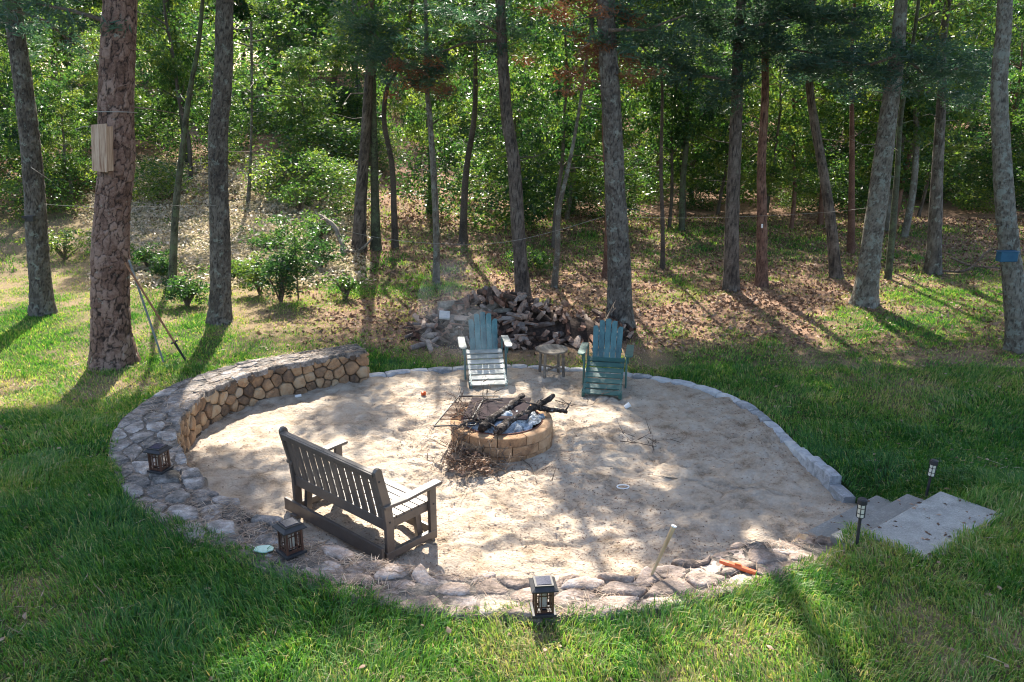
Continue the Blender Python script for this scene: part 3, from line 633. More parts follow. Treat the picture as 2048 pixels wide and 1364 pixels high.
def build_tree(nm, lab, P, r, bark, det, Y, group=None, idx=0):
    cat = 'tree'; base = (P[0][0], P[0][1], max(P[0][2], 0)); t = thing(nm, lab, cat, tuple(base), 0, group)
    cw, ch, dp, seg, rings = det
    V, Fq, cr, ce = trunk_geo(P, r, seg, rings, cw or .1, ch or .1, dp, seed=idx * 5 + 1)
    VV = [V]; FF = [Fq]; n = len(V); CR = [cr]; CE = [ce]
    big = idx < 11
    zt = P[-1][2]
    if big: limbs, cl = crown_clumps(P, r, Y, 17, 7.2 if Y < 17 else 7.6, zt + .3, 4.6 if Y < 21 else 3.8, True, 100 + idx)
    else: limbs, cl = crown_clumps(P, r, Y, 7, max(zt * .62, 3.2), zt, 1.7, True, 100 + idx)
    for pts, rb in limbs:
        v, f = tube_np(pts, [rb, rb * .8, rb * .55, rb * .35, .01]); VV.append(v); FF.append(f + n); n += len(v); CR.append(np.zeros(len(v))); CE.append(np.full(len(v), .4))
    # short dead stubs and twigs on the bole
    rd = random.Random(idx + 50); P_ = np.array(P)
    for _ in range(9 if big else 5):
        z = rd.uniform(2.2, 7); a = rd.uniform(0, 6.28); b = np.array([np.interp(z, P_[:, 2], P_[:, 0]), np.interp(z, P_[:, 2], P_[:, 1]), z]); ln = rd.uniform(.15, 1.1)
        pts = [b, b + np.array([math.cos(a), math.sin(a), rd.uniform(-.1, .4)]) * ln * .5, b + np.array([math.cos(a + .3), math.sin(a + .3), rd.uniform(-.3, .3)]) * ln]
        v, f = tube_np(pts, [.013, .008, .003], 5); VV.append(v); FF.append(f + n); n += len(v); CR.append(np.zeros(len(v))); CE.append(np.full(len(v), .5))
    V = np.concatenate(VV) - np.array(base)
    link('trunk', np_mesh('trunk', V, FF, M[bark], {'crack': np.concatenate(CR), 'cell': np.concatenate(CE)}, True), t)
    if len(cl):
        pine = nm == 'pine_tree'
        V, Fq, tn = leaf_quads(cl - np.array(base), .6 if big else .5, 46 if big else 30, .24 if pine else .11, .085 if pine else .06, np.random.default_rng(idx), .6)
        link('crown', np_mesh('crown', V, [Fq], M['pine' if pine else 'oak'], {'tint': tn}), t)
    return t
TOBJ = []
for k, (nm, lab, P, r, bark, det, Y) in enumerate(TR):
    TOBJ.append(build_tree(nm, lab, P, r, bark, det, Y, 'trees standing round and behind the fire circle', k))
# blue green needle boughs that hang into view from three right-hand trees
def bough(tree, Y, pts, npts, r, per, mat='pine', ln=.16, wd=.022, name='bough'):
    rg = np.random.default_rng(int(abs(pts[0][0]) + Y * 10)); P = [atY(x, y, Y + k * .25) for k, (x, y) in enumerate(pts)]
    m = MB(); m.tube(P, [.035 * (1 - .8 * k / len(P)) for k in range(len(P))], 6, wob=.1); base = np.array(tree.location)
    V0 = np.array(m.v); F0 = [np.array([f]) for f in m.f if len(f) == 4]
    npts = int(npts * 1.5); C = path_spline(P, 200)[rg.integers(0, 200, npts)] + rg.normal(0, 1, (npts, 3)) * np.array([.42, .5, .24])
    m2 = MB(); m2.tube([p - base for p in P], [.035 * (1 - .8 * k / len(P)) for k in range(len(P))], 6, wob=.1)
    b = m2.build('bough', M['barkbranch'], tree); 
    V, Fq, tn = leaf_quads(C - base - np.array(b.location), r, per, ln, wd, rg, .5)
    link('needles', np_mesh('needles', V, [Fq], M[mat], {'tint': tn}), b)
for ti, Y, pts, n_, mat in ((7, 18.3, [(1474, 165), (1400, 150), (1310, 120), (1260, 70)], 70, 'pine'), (7, 18.6, [(1474, 120), (1560, 95), (1650, 110), (1740, 150)], 75, 'pine'),
                       (5, 16.8, [(1795, 110), (1740, 130), (1660, 120), (1590, 145)], 45, 'pine'), (5, 17.2, [(1795, 100), (1850, 150), (1900, 140)], 35, 'pine'),
                       (8, 19.0, [(1530, 60), (1450, 40), (1340, 30)], 60, 'pine'), (7, 18.0, [(1476, 60), (1600, 30), (1720, 50)], 70, 'pine'),
                       (4, 15.3, [(1218, 60), (1290, 60), (1370, 30)], 26, 'pine'), (4, 15.7, [(1215, 30), (1180, 30), (1192, 90), (1203, 170)], 26, 'deadneedle'),
                       (3, 17.9, [(1003, 70), (950, 40), (890, 20)], 22, 'pine'), (3, 18.1, [(1005, 80), (930, 85), (880, 105)], 12, 'pine'),
                       (12, 18.6, [(856, 170), (845, 155), (835, 150)], 12, 'deadneedle'), (12, 18.6, [(856, 150), (800, 120), (740, 60), (700, 20)], 60, 'pine'),
                       (0, 16.4, [(25, 20), (90, 40), (150, 90)], 14, 'pine'), (1, 13.6, [(205, 40), (140, 20), (60, 5)], 14, 'pine'), (10, 20.3, [(1885, 150), (1930, 130), (1980, 160)], 30, 'pine')):
    bough(TOBJ[ti], Y, pts, n_, .26, 60, mat)

# ------------------------------------------------------------------ the wood behind
def crown_mesh(seed, h0, h1, rad, nclump, per, mat, leaf=(.13, .085)):
    rg = np.random.default_rng(seed); a = rg.random(nclump) * 6.283; zz = rg.random(nclump); q = np.sqrt(rg.random(nclump)) * rad * (np.sin(np.clip(zz * .92 + .06, 0, 1) * math.pi) ** .6 * .9 + .15)
    lob = 1 + .3 * np.sin(a * 3 + zz * 5 + seed); c = np.stack([np.cos(a) * q * lob, np.sin(a) * q * lob, h0 + (h1 - h0) * zz], 1)
    V, Fq, tn = leaf_quads(c, .5, per, leaf[0], leaf[1], rg, .6)
    return np_mesh('crown', V, [Fq], M[mat], {'tint': tn})
def trunk_mesh(seed, h, r0, bark):
    rd = random.Random(seed); P = [(0, 0, -.3)]; z = 0
    while z < h: z += h / 6; P.append((P[-1][0] + rd.uniform(-.22, .22), P[-1][1] + rd.uniform(-.2, .2), z))
    P = np.array(P); r = [r0 * (1 - .8 * k / len(P)) for k in range(len(P))]; V, Fq, cr, ce = trunk_geo(P, r, 10, 24, .1, .1, 0, seed, .3)
    VV = [V]; FF = [Fq]; n = len(V)
    for k in range(9):
        z = rd.uniform(h * .3, h * .95); a = rd.uniform(0, 6.28); b = np.array([np.interp(z, P[:, 2], P[:, 0]), np.interp(z, P[:, 2], P[:, 1]), z]); ln = rd.uniform(.8, 2.0)
        d = np.array([math.cos(a), math.sin(a), .5]); pts = [b, b + d * ln * .5, b + d * ln + np.array([0, 0, rd.uniform(-.2, .3)])]
        v, f = tube_np(pts, [r0 * .35, r0 * .22, .012], 5); VV.append(v); FF.append(f + n); n += len(v)
    V = np.concatenate(VV); return np_mesh('trunk', V, FF, M[bark], {'crack': np.zeros(len(V)), 'cell': (np.arange(len(V)) % 7) / 7}, True)
TM = [trunk_mesh(20 + k, 7.5 + k * .4, .10 + .02 * (k % 3), ('bark_dark', 'bark_moss', 'bark_pale', 'bark_dark', 'bark_rust')[k]) for k in range(5)]
CM = [crown_mesh(40 + k, (2.0, 1.6, 3.0, 2.6)[k], (9.0, 8.4, 10.2, 9.6)[k], (2.6, 2.9, 2.4, 3.1)[k], 200, 52, 'oak', (.155, .10)) for k in range(4)]
SM = [crown_mesh(60 + k, .15, (1.7, 1.3, 2.2)[k], (1.1, 1.4, .9)[k], 60, 46, 'oak', (.10, .055)) for k in range(3)]
rd = random.Random(9); spots = [(x + (i % 2) * 2, 58 + (i % 3) * 9) for i, x in enumerate(np.arange(-46, 47, 3.6)) if not -1 < x < 6] + [(-14.2, 46.5), (-17.3, 49.5), (-11, 45.5), (-20.5, 52), (-15.5, 42.5)]
keep_open = [(px, 6.5) for px in ()]
def try_spot(x, y, dmin):
    return all((x - a) ** 2 + (y - b) ** 2 > dmin * dmin for a, b in spots)
tries = 0
while len(spots) < 135 and tries < 9000:
    tries += 1; y = 26 + rd.random() ** 1.15 * 52; x = rd.uniform(-1, 1) * (y * .72 + 2)
    dm = 2.6 if y < 45 else 3.2
    if x < -3 and y < 29 and x > -11: continue
    if try_spot(x, y, dm): spots.append((x, y))
for k, (x, y) in enumerate(spots):
    s = rd.uniform(.85, 1.1) * (.74 if y < 33 else (.92 if y < 40 else (1.1 if y < 50 else 1.4))) * (.62 if (-17 < x < -2 and y < 40) else 1); g = float(base_h(np.array(x), np.array(y)))
    t = thing('oak_tree', 'leafy green oak standing in the sunlit wood behind the clearing', 'tree', (x, y, g), 0, 'oaks of the wood behind the clearing')
    t.rotation_euler.z = rd.uniform(0, 6.28); t.scale = (s, s, s)
    link('trunk', TM[k % 5], t); link('crown', CM[rd.randrange(4)], t, rot=(0, 0, rd.uniform(0, 6)), scale=(1, 1, rd.uniform(.9, 1.05)))
# bare dark poles near the front of the wood
for k in range(26):
    y = rd.uniform(23.5, 31); x = rd.uniform(-.72, .72) * y
    px_, _ = proj(x, y, 0)
    if 240 < px_ < 680 and y < 27: continue
    t = thing('oak_tree', 'thin bare-stemmed young oak at the front edge of the wood', 'tree', (x, y, float(base_h(np.array(x), np.array(y)))), rd.uniform(0, 6.28), 'bare-stemmed young oaks at the front of the wood')
    s = rd.uniform(.6, .85); t.scale = (s, s, s * 1.2); link('trunk', TM[k % 5], t)
    link('crown', CM[rd.randrange(4)], t, loc=(0, 0, .8), scale=(.72, .72, .85))
# undergrowth
ug = []
tries = 0
while len(ug) < 170 and tries < 6000:
    tries += 1; y = rd.uniform(22.5, 44); x = rd.uniform(-.75, .75) * (y + 1); px_, py_ = proj(x, y, float(base_h(np.array(x), np.array(y))))
    if px_ > 1250 and y < 31: continue
    if 230 < px_ < 690 and y < 26: continue
    if 690 <= px_ <= 1250 and y < 25: continue
    if px_ < 120 and y < 24: continue
    if all((x - a) ** 2 + (y - b) ** 2 > 1.15 ** 2 for a, b in ug): ug.append((x, y))
for k, (x, y) in enumerate(ug):
    s = rd.uniform(.7, 1.35); o = link('shrub', SM[k % 3], None, (x, y, float(base_h(np.array(x), np.array(y))) - .05), (0, 0, rd.uniform(0, 6)), (s, s, s * rd.uniform(.7, 1)))
    tag(o, 'leafy wild shrub in the undergrowth below the oaks', 'shrub', 'shrubs of the undergrowth')
for k, x in enumerate(np.arange(-62, 63, 2.6)):
    if -1 < x < 6: continue
    y = 66 + (k % 3) * 6; s = rd.uniform(2.0, 2.7); o = link('shrub', SM[k % 3], None, (x, y, float(base_h(np.array(x), np.array(y))) - .1), (0, 0, k * 1.3), (s, s, s))
    tag(o, 'leafy wild shrub in the undergrowth below the oaks', 'shrub', 'shrubs of the undergrowth')
# shrubs one can tell apart on the near edge of the wood
def near_shrub(px, py, h, w, label, n, leafy=1.0, seed=1, stem=None, tint=.35):
    Ys = np.linspace(12, 45, 900); d_ = ray(px, py); zz_ = CAM_H + d_[2] / d_[1] * Ys; hh_ = base_h(d_[0] / d_[1] * Ys, Ys); Y = float(Ys[int(np.argmax(zz_ < hh_))]); b = atY(px, py, Y); b[2] = float(base_h(np.array(b[0]), np.array(Y))); rg = np.random.default_rng(seed); rdd = random.Random(seed)
    t = thing('shrub', label, 'shrub', tuple(b)); m = MB(); tips = []
    for k in range(stem or 14):
        a = rdd.uniform(0, 6.28); q = rdd.uniform(.2, 1) * w / 2; p2 = (math.cos(a) * q, math.sin(a) * q, h * rdd.uniform(.55, 1)); p1 = (p2[0] * .4, p2[1] * .4, p2[2] * .5)
        if stem == 1: p2 = (.03, 0, h); p1 = (0, .02, h * .5)
        m.tube([(0, 0, -.03), p1, p2], [.02, .014, .005], 5); tips.append(p2); tips.append(((p1[0] + p2[0]) / 2, (p1[1] + p2[1]) / 2, (p1[2] + p2[2]) / 2))
    m.build('stem', M['barkbranch'], t)
    c = np.array(tips)[rg.integers(0, len(tips), n)] + rg.normal(0, 1, (n, 3)) * np.array([w * .22, w * .22, h * .15]); c[:, 2] = np.maximum(c[:, 2], .15)
    if stem == 1: c = np.stack([rg.normal(0, w * .25, n), rg.normal(0, w * .25, n), h * rg.uniform(.35, 1.05, n)], 1)
    V, Fq, tn = leaf_quads(c, .16, 26, .075, .035, rg, .7, tint=np.clip(rg.normal(tint, .2, n), 0, 1))
    link('leaves', np_mesh('leaves', V, [Fq], M['oak'], {'tint': tn}), t)
near_shrub(562, 606, 1.0, 1.1, 'dense dark shrub with black stems, biggest of those at the foot of the slope', 110, seed=4, tint=.35)
near_shrub(597, 600, 1.75, 1.1, 'young single-stemmed leafy tree shrub rising beside the dense dark shrub', 70, seed=5, stem=1, tint=.25)
near_shrub(520, 590, .75, .7, 'bright green leafy shrub left of the dense dark shrub', 60, seed=6, tint=.75)
near_shrub(375, 612, .65, .8, 'low leafy shrub between the mossy trunk and the straight grey pine', 70, seed=7, tint=.3)
near_shrub(692, 598, .45, .6, 'small thin-stemmed shrub right of the dense dark shrub', 26, seed=8, tint=.3)
near_shrub(330, 560, .5, .7, 'low shrub at the foot of the mossy trunk', 40, seed=9, tint=.4)
near_shrub(640, 540, .8, 1.0, 'round green shrub half way up the slope', 60, seed=10, tint=.3)

for k_, (px_, py_, h_, w_, lab) in enumerate(((300, 540, .5, .8, 'low dark shrub on the slope beside the plated pine'), (470, 560, .4, .8, 'sprawling low shrub right of the straight grey pine'), (640, 480, .6, 1.2, 'loose green shrub near the top of the sunlit slope'),
        (600, 430, .8, 1.3, 'leafy shrub in front of the dark trunks at the top of the slope'), (540, 500, .45, .9, 'small bright shrub in the middle of the sunlit slope'), (130, 520, .6, 1.1, 'low shrub right of the far left leaning pine'), (1050, 545, .5, .9, 'low shrub beside the slim bending pine'))):
    near_shrub(px_, py_, h_, w_, lab, 55, seed=30 + k_, tint=.35 + .1 * (k_ % 3))
# low pale plants on the sunlit slope
rg = np.random.default_rng(12); n = 15000; px = rg.uniform(150, 760, n); Yv = rg.uniform(18.3, 31, n); Xv = (px - CX) / F * (Yv * cp + 3.6 * sp)
zv = base_h(Xv, Yv); dens = fbm(Xv * .8, Yv * .8, 91, 3); ed = sstep((Yv - 18.3) / 2.5) * sstep((760 - px) / 120) * sstep((px - 150) / 100)
k = rg.random(n) < np.clip((dens - .25) * 2.2, 0, 1) * ed; C = np.stack([Xv, Yv, zv + .08], 1)[k]
tint = np.clip(rg.normal(.62, .25, len(C)), 0, 1)
V, Fq, tn = leaf_quads(C, .17, 14, .085, .05, rg, .6, tint=tint)
tag(link('ground_cover', np_mesh('ground_cover', V, [Fq], M['cover'], {'tint': tn})), 'pale low plants covering the sunlit slope behind the left pines', 'ground cover', kind='stuff')

# fallen leaves
n = 90000; Yv = 13.5 + rg.random(n) ** .8 * 17; Xv = rg.uniform(-1, 1, n) * (Yv * .68 + 1); lt = litterness(Xv, Yv); g = greenness(Xv, Yv)
k = (rg.random(n) < lt * (1.1 - g) * (fbm(Xv * 1.5, Yv * 1.5, 61, 2) + .15)) & ~in_poly(Xv, Yv, OUTER); C = np.stack([Xv, Yv, base_h(Xv, Yv) + .02], 1)[k]
V, Fq, tn = leaf_quads(C, .03, 1, .10, .055, rg, .4)
tag(link('fallen_leaves', np_mesh('fallen_leaves', V, [Fq], M['litterleaf'], {'tint': tn})), 'brown fallen leaves and needles lying under the trees', 'leaf litter', kind='stuff')

# ------------------------------------------------------------------ grass
def blades(n, xr, yr, hgt, wid, seg, dens_fn, seed):
    rg = np.random.default_rng(seed); X = rg.uniform(*xr, n); Y = rg.uniform(*yr, n)
    px, py = proj(X, Y, .2); vis = (px > -160) & (px < 2208) & (py < 1480)
    X = X[vis]; Y = Y[vis]; sq_ = .09 * (fbm(X * 4, Y * 4, 68, 2) - .15); la_ = (X - S0[0]) * SU[0] + (Y - S0[1]) * SU[1]; lb_ = (X - S0[0]) * SN[0] + (Y - S0[1]) * SN[1]
    m = ~(in_poly(X, Y, GRASSP) | in_poly(X, Y, INNER) | ((np.abs(la_) < SLEN / 2 - sq_) & (lb_ > 0) & (lb_ < 1.27 - sq_))); X = X[m]; Y = Y[m]
    g = greenness(X, Y); cl = fbm(X * 2.2, Y * 2.2, 51, 3); k = rg.random(len(X)) < dens_fn(X, Y, g, cl); X, Y, g, cl = X[k], Y[k], g[k], cl[k]
    N = len(X); Z = base_h(X, Y) - .005
    a = fbm(X * 1.6, Y * 1.6, 55, 2) * 9 + rg.normal(0, 1.0, N); lean = rg.uniform(.15, 1.1, N)
    H = hgt * rg.uniform(.45, 1.25, N) * (.55 + .9 * cl) * (.55 + .55 * g); dx = np.cos(a) * lean; dy = np.sin(a) * lean
    b = rg.uniform(0, 6.28, N); wx = np.cos(b) * wid * rg.uniform(.6, 1.3, N) / 2; wy = np.sin(b) * wid / 2
    tint = np.clip(.25 + (1 - g) * .68 * (rg.random(N) + .2) + rg.normal(0, .16, N) + .55 * (fbm(X * .9, Y * .9, 58, 3) - .45) + .45 * (rg.random(N) < .09), 0, 1)
    if seg == 2:
        V = np.stack([np.stack([X - wx, Y - wy, Z], 1), np.stack([X + wx, Y + wy, Z], 1),
                      np.stack([X + wx * .7 + dx * H * .35, Y + wy * .7 + dy * H * .35, Z + H * .6], 1), np.stack([X - wx * .7 + dx * H * .35, Y - wy * .7 + dy * H * .35, Z + H * .6], 1),
                      np.stack([X + dx * H, Y + dy * H, Z + H * (.95 - .35 * lean)], 1)], 1).reshape(-1, 3)
        i = np.arange(N)[:, None] * 5; return V, [i + np.array([[0, 1, 2, 3]]), i + np.array([[3, 2, 4]])], np.repeat(tint, 5)
    V = np.stack([np.stack([X - wx, Y - wy, Z], 1), np.stack([X + wx, Y + wy, Z], 1), np.stack([X + dx * H * .7, Y + dy * H * .7, Z + H * .85], 1)], 1).reshape(-1, 3)
    return V, [np.arange(N * 3).reshape(-1, 3)], np.repeat(tint, 3)
GRASSP = [tuple(p) for p in (WO + WN * (-.02 + .26 * (fbm(WT * 2.2, WT * 0 + 3, 66, 3)[:, None])))] + [tuple(STEPQ[0]), tuple(STEPQ[3])] + [tuple(p) for p in COut[::-1]]
VV = []; FF = []; TT = []; nv = 0
for args in ((210000, (-5.5, 5.5), (4.2, 8.6), .125, .0085, 2, lambda X, Y, g, c: np.clip(.35 + .8 * g, 0, 1), 1),
             (190000, (-9, 9), (8.2, 13.2), .10, .012, 2, lambda X, Y, g, c: np.clip(.15 + .95 * g, 0, 1), 2),
             (330000, (-15, 15), (12.9, 20), .075, .020, 1, lambda X, Y, g, c: np.clip(g * 1.15 - .05, 0, 1) * (.4 + c), 3),
             (130000, (-20, 20), (20, 30), .11, .035, 1, lambda X, Y, g, c: np.clip(g * 1.2 - .1, 0, 1) * (.3 + c), 4)):
    V, Fs, T_ = blades(*args); VV.append(V); TT.append(T_); FF += [f + nv for f in Fs]; nv += len(V)
tag(link('grass', np_mesh('grass', np.concatenate(VV), FF, M['grassb'], {'tint': np.concatenate(TT)})), 'lawn grass, lush green in front and thin and dry under the trees', 'grass', kind='stuff')

# ------------------------------------------------------------------ debris on the sand and on the wall
def chips(C, size, mat, name, label, cat, rg, asp=.5, tint=None):
    N = len(C); a = rg.uniform(0, 6.28, N); s = size * rg.uniform(.4, 1.6, N); t = np.stack([np.cos(a), np.sin(a), rg.normal(0, .15, N)], 1); b = np.stack([-np.sin(a), np.cos(a), rg.normal(0, .2, N)], 1)
    t = t * s[:, None] / 2; b = b * (s * asp)[:, None] / 2; up = np.array([0, 0, 1]) * (s * .22 * min(asp * 2, 1))[:, None]
    V = np.stack([C - t, C + b, C + t, C - b, C + up], 1).reshape(-1, 3); i = np.arange(N)[:, None] * 5
    F3 = np.concatenate([i + np.array([[0, 1, 4]]), i + np.array([[1, 2, 4]]), i + np.array([[2, 3, 4]]), i + np.array([[3, 0, 4]])])
    o = link(name, np_mesh(name, V, [F3], M[mat], {'tint': np.repeat(rg.random(N), 5)})); return tag(o, label, cat, kind='stuff')
n = 110000; X = rg.uniform(-4.4, 4.6, n); Y = rg.uniform(5.8, 13.5, n)
dn = fbm(X * .8, Y * .8, 71, 3); pit = np.hypot(X + .13, Y - 10.15); edge = sstep((X - 2.2) / 1.5) * .5 + np.exp(-((pit - .95) / .35) ** 2) * .6
k = in_poly(X, Y, INNER) & (rg.random(n) < np.clip((dn - .38) * 2 + edge, .06, 1)) & (pit > .7)
C = np.stack([X, Y, sand_h(X, Y) + .002], 1)[k]
chips(C[::3], .021, 'litterleaf', 'sand_debris', 'bark chips and leaf bits scattered over the sand', 'debris', rg)
chips(C[1::3], .06, 'litterleaf', 'pine_needles', 'dry needles and twiglets scattered over the sand', 'debris', rg, .07)
n = 26000; u = rg.uniform(0, WL, n); v = rg.random(n); dens = fbm(u * 1.2, v * 2, 81, 3); k = rg.random(n) < np.clip((dens - .42) * 2.5, .04, 1) * np.where(u > WL * .45, 1, .2); u = u[k]; v = v[k]
wx_, wy_ = wcurve(u, .02 - v * wwidth(u)); C = np.stack([wx_, wy_, wtop(u) + .008 + rg.uniform(0, .02, len(u))], 1)
M['straw'] = leafmat('dry_straw', [(0, (.20, .13, .08)), (.5, (.38, .27, .19)), (1, (.52, .42, .32))], .2, .7, tmul=(1, 1, 1))
chips(C, .10, 'straw', 'wall_needles', 'dry needles and straw lying on the wall top', 'debris', rg, .06)

# ------------------------------------------------------------------ fire pit
PIT = np.array([-.13, 10.15]); pit = thing('fire_pit', 'round fire pit of three courses of tan blocks in the middle of the sand', 'fire pit', (PIT[0], PIT[1], 0))
def ring_block(r0, r1, z0, z1, a0, a1, name, mat):
    V = []; ns = 5
    for k in range(ns):
        a = a0 + (a1 - a0) * k / (ns - 1); e = .008 if k in (0, ns - 1) else 0
        for (r_, z_) in ((r0, z0), (r1 - e, z0 + .004), (r1 - e + .003 * random.uniform(-1, 1), z1 - .008), (r1 - .012 - e, z1), (r0, z1 - random.uniform(0, .003))): V.append((r_ * math.cos(a), r_ * math.sin(a), z_))
    Fc = [(5 * k + a, 5 * k + (a + 1) % 5, 5 * k + 5 + (a + 1) % 5, 5 * k + 5 + a) for k in range(ns - 1) for a in range(5)] + [tuple(range(5)), tuple(5 * (ns - 1) + a for a in reversed(range(5)))]
    MB().add(V, Fc).build(name, M[mat], pit)
for c_ in range(3):
    for k in range(11):
        a = 2 * math.pi * (k + .5 * (c_ % 2) + .12) / 11; g = .008
        ring_block(.53, .655 + random.uniform(-.004, .004) - .004 * (c_ == 0), -.03 + c_ * .122, -.03 + c_ * .122 + .118, a + g, a + 2 * math.pi / 11 - g, 'block', 'firebrick')
# steel liner and ash bed
m = MB(); ns = 40; V = []; 
for r_, z_ in ((.515, 0), (.515, .345), (.527, .345), (.527, 0)):
    for k in range(ns): a = 2 * math.pi * k / ns; V.append((r_ * math.cos(a), r_ * math.sin(a), z_))
Fc = [(q * ns + k, q * ns + (k + 1) % ns, (q + 1) * ns + (k + 1) % ns, (q + 1) * ns + k) for q in range(3) for k in range(ns)]
m.add(V, Fc).build('liner', M['rust'], pit, smooth=True)
na_, nr_ = 90, 40; A, Q = np.meshgrid(np.linspace(0, 2 * math.pi, na_, endpoint=False), np.linspace(0, 1, nr_)); ax_ = np.cos(A) * Q * .515; ay_ = np.sin(A) * Q * .515
az = .30 + .14 * np.exp(-(((ax_ - .12) / .36) ** 2 + ((ay_ + .1) / .3) ** 2)) + .09 * (fbm(ax_ * 10, ay_ * 10, 5, 4) - .5) * 2
i = np.arange(na_ * nr_).reshape(nr_, na_); j = np.roll(i, -1, 1)
o = link('ash_bed', np_mesh('ash_bed', np.stack([ax_.ravel(), ay_.ravel(), az.ravel()], 1), [np.stack([i[:-1], j[:-1], j[1:], i[1:]], -1).reshape(-1, 4)], M['ash'], None, True), None, (PIT[0], PIT[1], 0)); tag(o, 'bed of pale blue grey ash heaped in the fire pit', 'ash', kind='stuff')
def branch(name, label, pts, r, mat, cat='branch', group=None, twigs=0, n=9, seed=0, leaves=0):
    rdd = random.Random(seed); m = MB(); P = path_spline([np.array(p, float) for p in pts], max(6, len(pts) * 6)); k_ = len(P); P = P + np.array([[rdd.gauss(0, r * .12) for _ in range(3)] for _ in range(k_)])
    m.tube(P, [r * (1 - .45 * k / k_) for k in range(k_)], n, wob=.2 if r > .03 else .12)
    for _ in range(twigs):
        i = rdd.randrange(1, k_); b = P[i]; d = np.array([rdd.gauss(0, 1), rdd.gauss(0, 1), abs(rdd.gauss(0, .7))]); d /= np.linalg.norm(d); ln = rdd.uniform(.1, .4)
        e = b + d * ln; m.tube([b, b + d * ln * .5 + np.array([rdd.gauss(0, .03) for _ in range(3)]), e], [r * .35, r * .22, .003], 5)
        e2 = e + np.array([rdd.gauss(0, .08), rdd.gauss(0, .08), rdd.gauss(0, .05)]); m.tube([b + d * ln * .6, e2], [.006, .002], 4)
    o = m.build(name, M[mat], None, smooth=True); return tag(o, label, cat, group)
def Lp(px, py, z): p = at(px, py, z); return p
branch('burnt_log', 'long charred log crossing the ash from front left to the back', [Lp(962, 858, .40), Lp(985, 838, .43), Lp(1015, 815, .46), Lp(1046, 790, .50)], .06, 'char', 'log', twigs=3, seed=1)
branch('burnt_log', 'charred log rising to the right rim of the fire pit', [Lp(992, 862, .40), Lp(1030, 838, .42), Lp(1070, 815, .46), Lp(1107, 792, .52)], .055, 'char', 'log', twigs=3, seed=2)
branch('burnt_log', 'short dark log sticking out over the right side of the fire pit', [Lp(1066, 812, .43), Lp(1095, 818, .42), Lp(1136, 823, .42)], .042, 'char', 'log', twigs=2, seed=3)
branch('burnt_log', 'thick ash-white log lying in the middle of the ash', [Lp(985, 832, .36), Lp(1020, 822, .37), Lp(1060, 818, .36)], .075, 'ash', 'log', seed=4)
branch('burnt_log', 'ash-white log with dark cracks lying at the front of the ash', [Lp(1008, 856, .34), Lp(1045, 848, .35), Lp(1085, 832, .35)], .065, 'ash', 'log', seed=14)
branch('dead_twig', 'bent thin twig standing up at the back of the fire pit', [Lp(990, 800, .45), Lp(968, 796, .50), Lp(966, 780, .58)], .008, 'barkbranch', 'twig', twigs=6, n=5, seed=5)
branch('dead_branch', 'knotty pale branch lying on the left rim of the fire pit', [Lp(912, 856, .40), Lp(930, 846, .42), Lp(955, 836, .43)], .022, 'barkbranch', 'branch', twigs=9, n=6, seed=6)
branch('dead_twig', 'twiggy thicket of thin sticks over the grate', [Lp(905, 835, .46), Lp(930, 822, .50), Lp(922, 800, .58)], .01, 'barkbranch', 'twig', twigs=26, n=5, seed=7)
branch('dead_branch', 'branch hanging down over the left front of the fire pit', [Lp(932, 868, .38), Lp(915, 882, .25), Lp(905, 905, .06)], .018, 'barkbranch', 'branch', twigs=12, n=6, seed=8)
branch('dead_branch', 'curved stick standing against the left side of the fire pit', [Lp(903, 880, .22), Lp(893, 905, .10), Lp(882, 934, .04)], .009, 'barkbranch', 'branch', twigs=4, n=5, seed=9)
# brush at the foot of the pit
for k in range(13):
    px = random.uniform(890, 985); py = random.uniform(902, 950) if px < 960 else random.uniform(925, 950); a = random.uniform(-.5, .5); p = at(px, py, .05); q = p + np.array([math.cos(a) * .2, math.sin(a) * .12, random.uniform(0, .08)])
    branch('brush_stick', 'brown twiggy stick in the brush at the left foot of the fire pit', [p, (p + q) / 2 + np.array([0, 0, .04]), q], random.uniform(.006, .013), 'barkbranch', 'stick', 'brush at the foot of the fire pit', 7, 5, 20 + k)
C = np.array([at(random.uniform(895, 975), random.uniform(895, 950), .05) for _ in range(60)]); C[:, 2] += rg.uniform(0, .12, len(C))
V, Fq, tn = leaf_quads(C, .07, 14, .055, .03, rg, .6); tag(link('dead_leaves', np_mesh('dead_leaves', V, [Fq], M['litterleaf'], {'tint': tn})), 'curled brown dead leaves on the brush beside the fire pit', 'dead leaves', kind='stuff')
# swing grate and griddle plate
gA, gB, gC, gD = Lp(868, 852, .40), Lp(918, 792, .40), Lp(1000, 792, .40), Lp(950, 850, .40)
gr = thing('cooking_grate', 'rusty red-barred cooking grate overhanging the left side of the fire pit', 'grate', tuple((gA + gC) / 2)); g0 = (gA + gC) / 2
m = MB(); q = [gA - g0, gB - g0, gC - g0, gD - g0]
for a, b in zip(q, q[1:] + q[:1]): m.tube([a, b], .010, 6)
m.build('grate_frame', M['black'], gr)
for k in range(1, 16):
    t = .16 + .66 * k / 16; MB().tube([q[0] + (q[1] - q[0]) * t, q[3] + (q[2] - q[3]) * t], .0055, 5).build('grate_bar', M['rust'], gr)
MB().tube([q[1], q[1] + (q[2] - q[1]) * .33], .016, 6).build('grate_handle', M['black'], gr)
pa, pb, pc, pd = Lp(925, 838, .43), Lp(944, 796, .43), Lp(1062, 797, .43), Lp(1055, 840, .43); V = [tuple(p) for p in (pa, pb, pc, pd)] + [tuple(p + np.array([0, 0, .012])) for p in (pa, pb, pc, pd)]
